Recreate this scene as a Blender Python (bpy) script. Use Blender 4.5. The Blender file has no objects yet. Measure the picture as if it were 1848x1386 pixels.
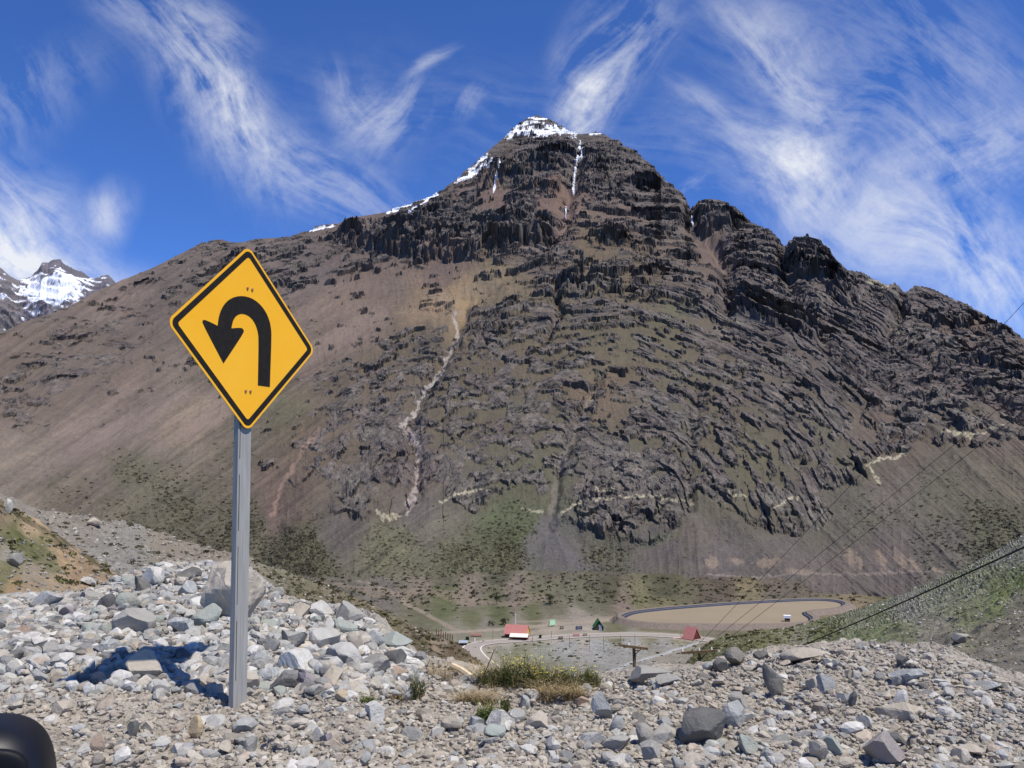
import bpy, math, random
import numpy as np
from mathutils import Vector, Matrix
random.seed(7)
SC = bpy.context.scene
COL = SC.collection
R_ = math.radians

# ---------------------------------------------------------------- camera
FPX, W0, H0, PITCH = 1500.0, 1848, 1386, R_(7.1)
cam_d = bpy.data.cameras.new('camera'); cam = bpy.data.objects.new('camera', cam_d); COL.objects.link(cam)
cam.location = (0, 0, 0); cam.rotation_euler = (R_(90) + PITCH, 0, 0)
cam_d.sensor_width = 36; cam_d.lens = 36 * FPX / W0
cam_d.clip_start = 0.05; cam_d.clip_end = 30000
SC.camera = cam
SC.render.resolution_x, SC.render.resolution_y = 1024, 768

SC.cycles.max_bounces = 4; SC.cycles.diffuse_bounces = 2; SC.cycles.glossy_bounces = 2; SC.cycles.transparent_max_bounces = 6

# ---------------------------------------------------------------- light
SUN_EL, SUN_TH = R_(64), R_(-36)          # elevation, direction angle from +x
sd = Vector((math.cos(SUN_EL) * math.cos(SUN_TH), math.cos(SUN_EL) * math.sin(SUN_TH), math.sin(SUN_EL)))
sun_d = bpy.data.lights.new('sun', 'SUN'); sun = bpy.data.objects.new('sun', sun_d); COL.objects.link(sun)
sun_d.energy = 5.0; sun_d.angle = R_(0.53); sun_d.color = (1.0, 0.95, 0.865)
sun.rotation_euler = sd.to_track_quat('Z', 'Y').to_euler(); sun.location = (0, 0, 60)
SC.view_settings.view_transform = 'Standard'; SC.view_settings.look = 'None'
SC.view_settings.exposure = 0.0; SC.view_settings.gamma = 1

# ---------------------------------------------------------------- node helper
class NT:
    def __init__(s, tree): s.t = tree; s.n = tree.nodes; s.l = tree.links
    def __call__(s, typ, ins=None, **kw):
        nd = s.n.new('ShaderNode' + typ)
        for k, v in kw.items(): setattr(nd, k, v)
        for k, v in (ins or {}).items():
            sock = nd.inputs[k]
            if isinstance(v, bpy.types.NodeSocket): s.l.new(v, sock)
            elif isinstance(v, bpy.types.Node): s.l.new(v.outputs[0], sock)
            else: sock.default_value = v
        return nd
    def math(s, op, a, b=0.0, c=None, clamp=False):
        i = {0: a, 1: b}
        if c is not None: i[2] = c
        return s('Math', i, operation=op, use_clamp=clamp).outputs[0]
    def noise(s, vec, scale, detail=4, rough=.55, dist=0.0, out=0):
        return s('TexNoise', {'Vector': vec, 'Scale': scale, 'Detail': detail, 'Roughness': rough, 'Distortion': dist}).outputs[out]
    def ramp(s, fac, stops, interp='LINEAR'):
        nd = s('ValToRGB', {0: fac}); cr = nd.color_ramp; cr.interpolation = interp
        while len(cr.elements) < len(stops): cr.elements.new(.5)
        for e, (p, c) in zip(cr.elements, stops):
            e.position = p; e.color = (c if len(c) == 4 else (*c, 1)) if isinstance(c, tuple) else (c, c, c, 1)
        return nd.outputs[0]
    def mix(s, fac, a, b, mode='MIX'):
        nd = s.n.new('ShaderNodeMix'); nd.data_type = 'RGBA'; nd.blend_type = mode
        for k, v in ((0, fac), (6, a), (7, b)):
            if isinstance(v, bpy.types.NodeSocket): s.l.new(v, nd.inputs[k])
            else: nd.inputs[k].default_value = v if k == 0 or len(v) == 4 else (*v, 1)
        return nd.outputs[2]

def lin(c):
    c = np.asarray(c, float) / 255.0
    return np.where(c <= .04045, c / 12.92, ((c + .055) / 1.055) ** 2.4)
def L(*c): return tuple(float(x) for x in lin(c))

# ---------------------------------------------------------------- world: clear high-altitude sky with thin cirrus
wd = bpy.data.worlds.new('World'); SC.world = wd; wd.use_nodes = True
n = NT(wd.node_tree); n.n.clear()
sky = n('TexSky', sky_type='NISHITA', sun_disc=False, sun_elevation=SUN_EL, sun_rotation=math.atan2(sd.x, sd.y), altitude=2600, air_density=1.0, dust_density=0.3, ozone_density=3.0)
dirv = n('TexCoord').outputs['Generated']
sep = n('SeparateXYZ', {0: dirv})
yy = n.math('MAXIMUM', sep.outputs[1], .12)
pq = n('CombineXYZ', {0: n.math('DIVIDE', sep.outputs[0], yy), 1: n.math('DIVIDE', sep.outputs[2], yy), 2: 0.0}).outputs[0]
warp = n('TexNoise', {'Vector': pq, 'Scale': 2.6, 'Detail': 2.0, 'Roughness': .5}).outputs[1]
wv = n('VectorMath', {0: warp, 1: (.5, .5, .5)}, operation='SUBTRACT').outputs[0]
wv = n('VectorMath', {0: wv, 'Scale': .20}, operation='SCALE').outputs[0]
pqw = n('VectorMath', {0: pq, 1: wv}, operation='ADD').outputs[0]
def dpx(u, v):   # photo position -> world direction slope coordinates (x/y, z/y)
    X, Z = (u - 924) / FPX, (693 - v) / FPX
    y = math.cos(PITCH) - Z * math.sin(PITCH); z = math.sin(PITCH) + Z * math.cos(PITCH)
    return X / y, z / y
# cirrus banks: centre px, length px, width px, angle deg (image, ccw), streak angle offset, strength
CL = [(330, 170, 300, 75, -50, .62), (340, 50, 110, 60, -35, .40), (420, 230, 110, 70, -40, .42), (520, 290, 220, 60, -35, .36),
      (600, 370, 230, 70, -28, .36), (700, 230, 120, 60, 60, .40), (640, 190, 110, 45, -60, .26), (775, 105, 65, 16, 40, .40),
      (835, 210, 70, 25, 60, .25), (60, 420, 200, 100, -40, .62), (130, 480, 260, 45, -12, .5), (215, 380, 60, 45, -60, .42), (20, 200, 80, 160, -60, .25),
      (1080, 170, 170, 50, 62, .75), (1125, 60, 150, 75, 60, .40), (1390, 130, 230, 60, -60, .42), (1480, 330, 300, 60, -35, .42),
      (1420, 310, 120, 80, -65, .40), (1560, 400, 330, 95, -30, .40), (1770, 500, 220, 110, -50, .47), (1760, 290, 200, 80, 20, .34), (1700, 120, 300, 160, -30, .24),
      (1290, 200, 120, 26, -35, .28), (1260, 350, 36, 12, 35, .35), (1000, 250, 600, 140, -10, .10), (1560, 200, 400, 200, -45, .22)]
fine = n.noise(pqw, 5.0, 9, .70)
STR = {}
for an in (-60, -35, -12, 30, 60):      # wind-drawn fibres in five directions
    mp = n('Mapping', {'Vector': pqw, 'Rotation': (0, 0, R_(an)), 'Scale': (.24, .052, 1)}, vector_type='TEXTURE').outputs[0]
    STR[an] = n.noise(mp, 1.0, 7, .62, .25)
banks = {k: None for k in STR}
for i, (u, v, ln, wdt, an, st) in enumerate(CL):
    p, q = dpx(u, v)
    mp = n('Mapping', {'Vector': pqw, 'Location': (p, q, 0), 'Rotation': (0, 0, R_(an)), 'Scale': (ln * 1.1 / FPX, wdt * 1.2 / FPX, 1)}, vector_type='TEXTURE').outputs[0]
    rr = n('VectorMath', {0: mp}, operation='LENGTH').outputs['Value']
    fall = n('MapRange', {0: rr, 1: 1.35, 2: 0.0, 3: 0.0, 4: st}, interpolation_type='SMOOTHSTEP').outputs[0]
    k = min(STR, key=lambda a: abs(a - an))
    banks[k] = fall if banks[k] is None else n.math('MAXIMUM', banks[k], fall)
acc = None
for k, f in banks.items():
    if f is None: continue
    rid = n.math('SUBTRACT', 1.0, n.math('ABSOLUTE', n.math('MULTIPLY_ADD', STR[k], 5.0, -2.5)))
    t = n.math('MULTIPLY_ADD', rid, .80, n.math('MULTIPLY_ADD', fine, 2.6, -1.62))
    t = n.math('ADD', t, n.math('MULTIPLY', f, .62), clamp=True)
    t = n.math('MULTIPLY', t, n.math('MULTIPLY', f, 1.25))
    acc = t if acc is None else n.math('ADD', acc, t)
cov = acc
cov = n.math('MINIMUM', cov, .92)
# direction mask: only above the horizon
skyc = n('VectorMath', {0: sky.outputs[0], 1: (.62, 1.00, 1.70)}, operation='MULTIPLY').outputs[0]
cloudc = n('VectorMath', {0: (1.0, 1.02, 1.06), 'Scale': 9.0}, operation='SCALE').outputs[0]
mixc = n.mix(cov, skyc, cloudc)
bg = n('Background', {0: mixc, 1: 0.1})
out = n('OutputWorld', {0: bg.outputs[0]})

# ---------------------------------------------------------------- numpy noise
def _h(ix, iy, seed):
    h = (ix.astype(np.uint32) * np.uint32(374761393) + iy.astype(np.uint32) * np.uint32(668265263) + np.uint32(seed * 974711 + 12345))
    h = (h ^ (h >> np.uint32(13))) * np.uint32(1274126177)
    h = h ^ (h >> np.uint32(16))
    h = h * np.uint32(2246822519); return h ^ (h >> np.uint32(15))
_G = np.stack([np.cos(np.arange(64) * 2 * np.pi / 64), np.sin(np.arange(64) * 2 * np.pi / 64)], 1).astype(np.float32)
def perlin(x, y, seed=0):
    x = np.asarray(x, np.float32); y = np.asarray(y, np.float32)
    xi = np.floor(x); yi = np.floor(y); fx = x - xi; fy = y - yi
    xi = xi.astype(np.int32); yi = yi.astype(np.int32)
    u = fx * fx * fx * (fx * (fx * 6 - 15) + 10); v = fy * fy * fy * (fy * (fy * 6 - 15) + 10)
    def g(dx, dy):
        k = _G[(_h(xi + dx, yi + dy, seed) & np.uint32(63)).astype(np.int32)]
        return k[..., 0] * (fx - dx) + k[..., 1] * (fy - dy)
    a = g(0, 0); b = g(1, 0); c = g(0, 1); d = g(1, 1)
    return (a + u * (b - a) + v * ((c + u * (d - c)) - (a + u * (b - a)))) * 1.5
def fbm(x, y, o=5, seed=0, g=.5, lac=2.03):
    s = 0; a = 1; t = 0
    for i in range(o):
        s = s + a * perlin(x, y, seed + i * 17); t += a; a *= g; x = x * lac + 5.2; y = y * lac + 1.3
    return s / t
def ridged(x, y, o=5, seed=0, g=.5, lac=2.07):
    s = 0; a = 1; t = 0; w = 1
    for i in range(o):
        r = 1 - np.abs(perlin(x, y, seed + i * 13)) * 1.35; r = np.clip(r, 0, 1) ** 2 * w
        w = np.clip(r * 1.8, 0, 1)
        s = s + a * r; t += a; a *= g; x = x * lac + 3.1; y = y * lac + 7.7
    return s / t
def worley(x, y, seed=0):
    x = np.asarray(x, np.float32); y = np.asarray(y, np.float32)
    xi = np.floor(x).astype(np.int32); yi = np.floor(y).astype(np.int32)
    f1 = np.full(x.shape, 9., np.float32); f2 = f1.copy(); idv = np.zeros(x.shape, np.float32)
    for dx in (-1, 0, 1):
        for dy in (-1, 0, 1):
            h = _h(xi + dx, yi + dy, seed)
            px = xi + dx + (h & np.uint32(1023)).astype(np.float32) / 1023
            py = yi + dy + ((h >> np.uint32(10)) & np.uint32(1023)).astype(np.float32) / 1023
            d = np.hypot(px - x, py - y)
            v = ((h >> np.uint32(20)) & np.uint32(1023)).astype(np.float32) / 1023
            near = d < f1
            f2 = np.where(near, f1, np.minimum(f2, d)); idv = np.where(near, v, idv); f1 = np.where(near, d, f1)
    return f1, f2, idv
def plates(x, y, seed=0):
    """broken flat plates: each cell is a tilted plane with sharp edges"""
    x = np.asarray(x, np.float32); y = np.asarray(y, np.float32)
    xi = np.floor(x).astype(np.int32); yi = np.floor(y).astype(np.int32); f1 = np.full(x.shape, 9., np.float32); out = np.zeros(x.shape, np.float32)
    for dx in (-1, 0, 1):
        for dy in (-1, 0, 1):
            h = _h(xi + dx, yi + dy, seed); g = _h(xi + dx, yi + dy, seed + 77)
            rx = x - (xi + dx + (h & np.uint32(1023)).astype(np.float32) / 1023); ry = y - (yi + dy + ((h >> np.uint32(10)) & np.uint32(1023)).astype(np.float32) / 1023)
            d = np.abs(rx) + np.abs(ry) * .8 + np.hypot(rx, ry) * .5
            v = (h >> np.uint32(20)).astype(np.float32) / 4095 - .5 + rx * ((g & np.uint32(1023)).astype(np.float32) / 1023 - .5) * 1.6 + ry * (((g >> np.uint32(10)) & np.uint32(1023)).astype(np.float32) / 1023 - .65) * 1.6
            m = d < f1; out = np.where(m, v, out); f1 = np.where(m, d, f1)
    return out
def sstep(a, b, x):
    t = np.clip((x - a) / (b - a), 0, 1); return t * t * (3 - 2 * t)
def polydist(u, v, pts):
    """distance to a polyline, parameter 0..1 along it, signed side (+ = right of travel, image y down)"""
    best = np.full(u.shape, 1e9, np.float32); par = np.zeros(u.shape, np.float32); sgn = np.ones(u.shape, np.float32)
    pts = np.asarray(pts, float); n_ = len(pts) - 1
    for i in range(n_):
        ax, ay = pts[i]; bx, by = pts[i + 1]; ex, ey = bx - ax, by - ay; l2 = ex * ex + ey * ey
        t = np.clip(((u - ax) * ex + (v - ay) * ey) / l2, 0, 1)
        qx = u - ax - t * ex; qy = v - ay - t * ey; d = np.hypot(qx, qy)
        m = d < best
        best = np.where(m, d, best); par = np.where(m, (i + t) / n_, par)
        sgn = np.where(m, np.sign(ex * (v - ay) - ey * (u - ax)), sgn)
    return best, par, sgn
def inpoly(u, v, pts):
    pts = np.asarray(pts, float); c = np.zeros(u.shape, bool); j = len(pts) - 1
    for i in range(len(pts)):
        xi, yi = pts[i]; xj, yj = pts[j]
        if yi != yj:
            c ^= ((yi > v) != (yj > v)) & (u < (xj - xi) * (v - yi) / (yj - yi) + xi)
        j = i
    return c
def idw(u, v, P, sig=60.):
    P = np.asarray(P, float); num = 0; den = 1e-12
    for p in P:
        w = 1.0 / (((u - p[0]) ** 2 + (v - p[1]) ** 2) / sig ** 2 + .15) ** 2
        num = num + w[..., None] * p[2:]; den = den + w
    return num / den[..., None]
def tps(P):
    P = np.asarray(P, float); k = len(P); S = 500.
    A = P[:, :2] / S
    def U(d2): return np.where(d2 > 0, d2 * np.log(np.maximum(d2, 1e-12)), 0)
    K = U(((A[:, None] - A[None]) ** 2).sum(-1)) + np.eye(k) * 1e-3
    Q = np.c_[np.ones(k), A]
    M = np.block([[K, Q], [Q.T, np.zeros((3, 3))]])
    w = np.linalg.solve(M, np.r_[P[:, 2], 0, 0, 0])
    def f(u, v):
        u = u / S; v = v / S; r = w[k] + w[k + 1] * u + w[k + 2] * v
        for i in range(k): r = r + w[i] * U((u - A[i, 0]) ** 2 + (v - A[i, 1]) ** 2)
        return r
    return f

# photo position <-> direction (azimuth, slope z/r): used to set out where things stand
def azel(u, v):
    X = (np.asarray(u, float) - 924) / FPX; Z = (693 - np.asarray(v, float)) / FPX
    y = np.cos(PITCH) - Z * np.sin(PITCH); z = np.sin(PITCH) + Z * np.cos(PITCH)
    return np.arctan2(X, y), z / np.hypot(X, y)
def topx(x, y, z):
    yy_ = y * np.cos(PITCH) + z * np.sin(PITCH); zz_ = -y * np.sin(PITCH) + z * np.cos(PITCH)
    return 924 + FPX * x / yy_, 693 - FPX * zz_ / yy_
def on_plane(u, v, z):            # where the sight line meets the level z
    az, s = azel(u, v); r = z / s
    return float(r * math.sin(az)), float(r * math.cos(az)), float(z)
def at_range(u, v, r):            # point at horizontal distance r
    az, s = azel(u, v)
    return float(r * math.sin(az)), float(r * math.cos(az)), float(r * s)

# ---------------------------------------------------------------- mesh helpers
def tag(o, label=None, cat=None, group=None, kind=None):
    if label: o['label'] = label
    if cat: o['category'] = cat
    if group: o['group'] = group
    if kind: o['kind'] = kind
    return o
def mesh_obj(name, verts, faces, mat=None, parent=None, smooth=False, cols=None):
    me = bpy.data.meshes.new(name)
    verts = np.asarray(verts, np.float32); 
    if isinstance(faces, np.ndarray):
        k = faces.shape[1]; nf = len(faces)
        me.vertices.add(len(verts)); me.vertices.foreach_set('co', verts.ravel())
        me.loops.add(nf * k); me.loops.foreach_set('vertex_index', faces.astype(np.int32).ravel())
        me.polygons.add(nf); me.polygons.foreach_set('loop_start', np.arange(nf, dtype=np.int32) * k)
        me.update(calc_edges=True)
    else:
        me.from_pydata([tuple(map(float, v)) for v in verts], [], faces); me.update()
    me.polygons.foreach_set('use_smooth', np.full(len(me.polygons), smooth))
    if cols is not None:
        c = np.ones((len(verts), 4), np.float32); c[:, :cols.shape[1]] = cols
        a = me.color_attributes.new('Col', 'FLOAT_COLOR', 'POINT'); a.data.foreach_set('color', c.ravel())
    if mat: me.materials.append(mat)
    o = bpy.data.objects.new(name, me); COL.objects.link(o)
    if parent: o.parent = parent
    return o
def grid_faces(nr, nc, flip=False):
    i = np.arange(nr * nc).reshape(nr, nc)
    f = np.stack([i[:-1, :-1], i[:-1, 1:], i[1:, 1:], i[1:, :-1]], -1).reshape(-1, 4)
    return f[:, ::-1] if flip else f
def new_mat(name):
    m = bpy.data.materials.new(name); m.use_nodes = True; t = NT(m.node_tree); t.n.clear()
    return m, t
def finish(t, col, rough=.9, bump=None, bstr=.3, bdist=.05, **kw):
    ins = {'Base Color': col if isinstance(col, bpy.types.NodeSocket) else (*col, 1), 'Roughness': rough}
    if bump is not None: ins['Normal'] = t('Bump', {'Height': bump, 'Strength': bstr, 'Distance': bdist}).outputs[0]
    for k, v in kw.items(): ins[k] = v
    if 'Specular IOR Level' not in ins: ins['Specular IOR Level'] = .25
    b = t('BsdfPrincipled', ins); t('OutputMaterial', {0: b.outputs[0]}); return b

# ================================================================ MOUNTAIN
SKY = [(-420, 800), (-200, 690), (0, 603), (45, 581), (120, 556), (165, 532), (210, 511), (280, 482), (330, 458), (365, 438), (395, 432), (430, 438), (445, 436), (480, 429), (520, 430), (580, 410),
       (610, 403), (640, 392), (700, 381), (740, 370), (790, 350), (830, 318), (850, 300), (880, 275), (910, 250), (925, 232), (950, 214), (970, 209), (990, 214), (1010, 228), (1030, 238), (1052, 240),
       (1065, 243), (1075, 237), (1090, 243), (1105, 252), (1120, 258), (1140, 273), (1160, 285), (1180, 302), (1192, 322), (1210, 333), (1235, 352), (1243, 370), (1248, 374), (1262, 364), (1282, 358),
       (1300, 362), (1315, 371), (1345, 398), (1358, 402), (1375, 410), (1400, 425), (1415, 443), (1435, 434), (1455, 428), (1475, 436), (1495, 450), (1510, 475), (1530, 493), (1545, 492), (1570, 502),
       (1600, 515), (1615, 511), (1632, 521), (1650, 516), (1675, 520), (1712, 538), (1745, 552), (1780, 575), (1820, 593), (1848, 612), (2100, 760), (2350, 860)]
sk = np.array(SKY, float); sk_az, sk_s = azel(sk[:, 0], sk[:, 1])
NC, NR = 1360, 820
az = np.linspace(R_(-42), R_(42), NC)
s_top = np.interp(az, sk_az, sk_s) + 0
jag = sstep(600, 1000, np.interp(az, sk_az, sk[:, 0]))
jagn = (np.abs(perlin(az * 260, az * 0 + 3, 4)) * .0024 + perlin(az * 700, az * 0, 5) * .0010) * (.35 + .65 * jag)
s_bot = np.full(NC, -.125)
NB = 26
t = np.linspace(0, 1, NR - NB)[:, None] ** .97
s_sm = np.convolve(np.pad(s_top, 60, mode='edge'), np.hanning(121) / np.hanning(121).sum(), mode='valid') - .004
S = s_bot[None] + (s_sm - s_bot)[None] * t + (s_top - s_sm)[None] * sstep(.72, 1.0, t) + jagn[None] * sstep(.965, 1.0, t)
AZ = np.broadcast_to(az[None], S.shape)
X0 = np.sin(AZ); Y0 = np.cos(AZ)
PU, PV = topx(X0, Y0, S)
PU = PU.astype(np.float32); PV = PV.astype(np.float32)
vt = np.array([150, 200, 300, 450, 600, 750, 900, 980, 1040, 1070, 1110]); Rt = np.array([1780, 1620, 1300, 1010, 795, 640, 505, 455, 425, 405, 385.])
RF = tps([(0, 900, 1.0), (0, 650, 1.22), (300, 600, 1.22), (300, 900, 1.04), (600, 480, 1.17), (700, 560, 1.12), (850, 400, 1.05), (1000, 300, 1.0), (1000, 500, .96), (900, 700, .94), (1000, 900, .96),
          (600, 850, .98), (1250, 700, .93), (1300, 420, 1.05), (1500, 650, 1.0), (1500, 900, 1.0), (1700, 620, 1.07), (1750, 720, 1.09), (1848, 850, 1.05), (1700, 1000, 1.0), (990, 1000, 1.0), (300, 1050, 1), (1500, 1050, 1), (2200, 900, 1.0), (-300, 900, 1.0)])
RR = np.interp(PV, vt, Rt) * RF(PU, PV)
# smooth the piecewise table a little by averaging shifted lookups
RR = (RR + np.interp(PV + 40, vt, Rt) * RF(PU, PV + 40) + np.interp(PV - 40, vt, Rt) * RF(PU, PV - 40)) / 3
# the front buttress stands proud of the scree to its left
SPUR = [(1060, 430), (960, 480), (900, 505), (840, 560), (790, 560), (700, 615), (610, 680), (560, 745), (520, 830), (485, 930), (470, 1010)]
d, par, sg = polydist(PU, PV, SPUR)
wob = fbm(PU / 60, PV / 60, 4, 3) * 18
sd_ = -sg * d + wob
RR *= 1 - .035 * sstep(-6, 70, sd_) * sstep(430, 560, PV)
SPM = sstep(-8, 14, sd_) * sstep(420, 500, PV)
Zm = RR * S
Xm = AZ * 800.

# control samples: u, v, rockiness, scree colour r g b, shrubs, relief
CP = [(0, 640, .35, 122, 104, 94, 0), (210, 530, .3, 122, 104, 96, 0), (60, 700, .62, 118, 101, 93, 0), (170, 640, .62, 115, 99, 93, 0), (300, 550, .35, 112, 97, 92, 0), (230, 720, .25, 124, 106, 97, 0),
      (150, 800, .12, 126, 109, 99, 0), (50, 850, .03, 130, 115, 102, 0), (100, 895, 0, 112, 100, 86, .35), (250, 850, 0, 106, 99, 82, .45), (400, 470, .55, 112, 97, 90, 0), (320, 520, .5, 108, 95, 90, 0),
      (380, 660, .4, 120, 104, 94, 0), (350, 750, .03, 138, 119, 102, 0), (250, 790, .03, 126, 109, 99, 0), (560, 480, .45, 108, 94, 92, 0), (640, 410, .2, 120, 99, 90, 0), (600, 560, .12, 128, 108, 96, 0), (700, 520, .15, 122, 103, 93, 0),
      (800, 480, .25, 118, 98, 90, 0), (650, 600, .22, 124, 105, 95, 0), (560, 660, .3, 118, 100, 90, 0), (760, 555, .08, 150, 124, 98, 0), (830, 535, .05, 158, 130, 95, 0), (900, 500, .25, 130, 111, 86, .1),
      (520, 750, .12, 102, 94, 74, .3), (440, 800, .02, 110, 99, 84, .3), (780, 405, 1, 100, 86, 84, 0), (850, 400, 1, 100, 86, 84, 0), (930, 390, .95, 100, 86, 84, 0), (700, 430, .75, 105, 90, 88, 0), (620, 440, .6, 110, 94, 90, 0),
      (1000, 430, .7, 110, 92, 84, 0), (820, 345, .6, 115, 96, 90, 0), (900, 280, .7, 112, 95, 92, 0), (960, 300, 1, 104, 92, 92, 0), (1000, 300, 1, 104, 92, 92, 0), (970, 228, .55, 104, 95, 96, 0), (1100, 290, 1, 104, 92, 92, 0),
      (1150, 330, 1, 104, 92, 92, 0), (900, 362, .15, 124, 99, 89, 0), (1010, 352, .2, 126, 98, 86, 0), (1120, 385, .55, 118, 97, 88, 0), (1200, 380, .8, 110, 94, 88, 0), (1060, 450, .4, 116, 98, 78, .1), (1140, 480, .5, 114, 97, 80, .1),
      (1040, 520, .6, 108, 95, 76, .1), (1250, 450, .6, 112, 95, 82, 0), (1290, 390, 1, 100, 90, 88, 0), (1278, 440, .03, 120, 99, 90, 0), (1330, 445, .7, 108, 92, 88, 0), (1360, 490, .9, 100, 88, 86, 0), (1460, 465, 1, 98, 88, 88, 0),
      (1400, 550, 1, 98, 88, 86, 0), (1500, 560, 1, 98, 88, 88, 0), (1600, 620, 1, 98, 88, 88, 0), (1700, 560, 1, 100, 90, 90, 0), (1720, 600, .7, 118, 94, 88, 0), (1700, 660, .9, 100, 90, 90, 0), (1790, 620, .6, 120, 98, 90, 0),
      (1848, 680, .85, 104, 92, 92, 0), (1640, 720, 1, 98, 88, 86, 0), (1740, 750, .7, 108, 97, 86, .1), (1800, 800, .45, 112, 98, 88, .1), (1560, 800, .35, 112, 97, 88, .1), (1600, 770, .8, 104, 84, 80, 0), (600, 700, .75, 108, 92, 80, .1), (700, 650, .7, 112, 96, 82, .05),
      (760, 620, .7, 108, 94, 78, 0), (900, 600, .72, 108, 94, 76, .1), (1000, 620, .68, 108, 95, 76, .1), (1100, 600, .58, 106, 96, 74, .15), (1200, 600, .6, 106, 96, 74, .15), (1300, 620, .72, 106, 94, 80, .1), (700, 800, .95, 104, 92, 82, 0),
      (640, 900, .92, 104, 92, 84, 0), (560, 800, .72, 118, 96, 80, 0), (520, 870, .55, 118, 96, 84, 0), (500, 930, .25, 118, 96, 86, .1), (750, 850, .8, 112, 96, 90, 0), (850, 750, .72, 108, 98, 78, .1), (950, 760, .78, 104, 96, 80, .1),
      (1080, 700, .55, 122, 100, 82, .1), (1200, 760, .78, 100, 94, 78, .1), (1300, 750, .7, 104, 94, 78, .1), (1400, 700, .78, 104, 92, 82, .1), (1100, 850, 1, 98, 94, 82, 0), (1200, 900, 1, 98, 94, 82, 0), (1110, 940, 1, 98, 94, 84, 0),
      (850, 880, .92, 102, 96, 84, .1), (950, 870, .6, 96, 96, 74, .3), (1320, 880, .75, 102, 96, 80, .2), (1400, 920, .9, 98, 92, 82, .1), (1475, 930, .95, 98, 92, 84, 0), (1350, 840, .55, 104, 98, 76, .2), (1490, 790, .8, 104, 98, 84, .1),
      (1540, 830, .6, 104, 98, 80, .1), (1600, 900, 0, 108, 97, 88, .3), (1700, 900, .03, 104, 97, 82, .3), (1800, 860, .08, 112, 102, 86, .2), (1700, 980, 0, 104, 97, 90, .45), (1780, 950, 0, 98, 96, 76, .6), (1600, 1020, 0, 108, 96, 92, .05), (1540, 930, 0, 104, 98, 86, .4),
      (1250, 970, 0, 110, 99, 90, .2), (1200, 1000, 0, 102, 92, 90, .1), (1300, 1010, 0, 106, 96, 94, .1), (1400, 1010, 0, 108, 98, 92, .1), (1000, 985, 0, 100, 95, 94, .15), (1020, 1010, 0, 102, 96, 92, .2), (1090, 1010, 0, 98, 96, 82, .6),
      (800, 950, 0, 110, 103, 88, .25), (760, 930, 0, 108, 98, 92, .1), (700, 985, 0, 114, 110, 84, .5), (620, 960, 0, 100, 90, 86, .15), (900, 1000, 0, 96, 101, 70, .75), (840, 1020, 0, 104, 104, 78, .7), (550, 990, 0, 98, 96, 74, .85), (930, 950, .05, 92, 104, 66, .5),
      (450, 950, 0, 100, 95, 78, .75), (300, 930, 0, 104, 97, 80, .6), (500, 1060, 0, 104, 100, 80, .6), (1200, 1060, 0, 108, 100, 86, .4), (1500, 1050, 0, 108, 97, 90, .2)]
def desat(c, k):
    g_ = c.mean(-1, keepdims=True); return c * (1 - k) + g_ * k
C = idw(PU + fbm(PU / 45, PV / 45, 4, 31) * 22, PV + fbm(PU / 45, PV / 45, 4, 32) * 16, CP, 40.)
K = C[..., 0]; scree = lin(desat(C[..., 1:4], .22)) * .93 * np.array([.84, .845, .79]); SH = C[..., 4]
# below this traced line the slope is loose debris, above it bedrock crops out
ZONE = [(430, 600), (470, 800), (455, 905), (500, 935), (560, 925), (610, 925), (650, 942), (690, 938), (740, 905), (785, 878), (825, 912), (870, 930), (905, 905), (925, 870), (975, 905), (990, 930), (1030, 962), (1100, 978),
        (1165, 988), (1215, 965), (1240, 935), (1248, 880), (1262, 880), (1300, 915), (1360, 945), (1410, 965), (1485, 955), (1503, 925), (1470, 885), (1545, 875), (1572, 830), (1640, 815), (1660, 790), (1690, 800), (1760, 805), (1900, 815), (2100, 800), (2100, 100), (430, 100)]
zu = PU + fbm(PU / 22, PV / 22, 4, 33) * 14; zv = PV + fbm(PU / 22, PV / 22, 4, 34) * 14
ZN = inpoly(zu, zv, ZONE) | (PU < 432)
# -------- relief
phi = np.interp(PU, [300, 600, 900, 1150, 1350, 1600, 1900], [34, 34, 32, 16, -8, -33, -30]) * np.pi / 180
phi = phi + (phi * -.65 + .03) * sstep(560, 440, PV)
wx = fbm(Xm / 150, Zm / 150, 3, 41) * 16; wz = fbm(Xm / 150, Zm / 150, 3, 51) * 16
xs = Xm + wx; zs = (Zm + wz) * 1.45; xs = xs.astype(np.float32); zs = zs.astype(np.float32)
A_ = xs * np.cos(phi) + zs * np.sin(phi); B_ = -xs * np.sin(phi) + zs * np.cos(phi)
big = ridged(xs / 110, zs / 240, 4, 61)                       # buttresses and couloirs running down
led = ridged(A_ / 46, B_ / 24, 5, 71)                         # ledges along the strata
led2 = ridged(A_ / 15, B_ / 9, 4, 81)
blocks = plates((A_ + fbm(xs / 12, zs / 12, 2, 97) * 5) / 13, (B_ + fbm(xs / 12, zs / 12, 2, 197) * 4) / 10.5, 91)
blocks2 = plates((A_ + fbm(xs / 5, zs / 5, 2, 98) * 2) / 6.0, (B_ + fbm(xs / 5, zs / 5, 2, 198) * 1.4) / 3.8, 93)
fineN = fbm(xs / 3.2, zs / 3.2, 4, 101, .62)
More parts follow.
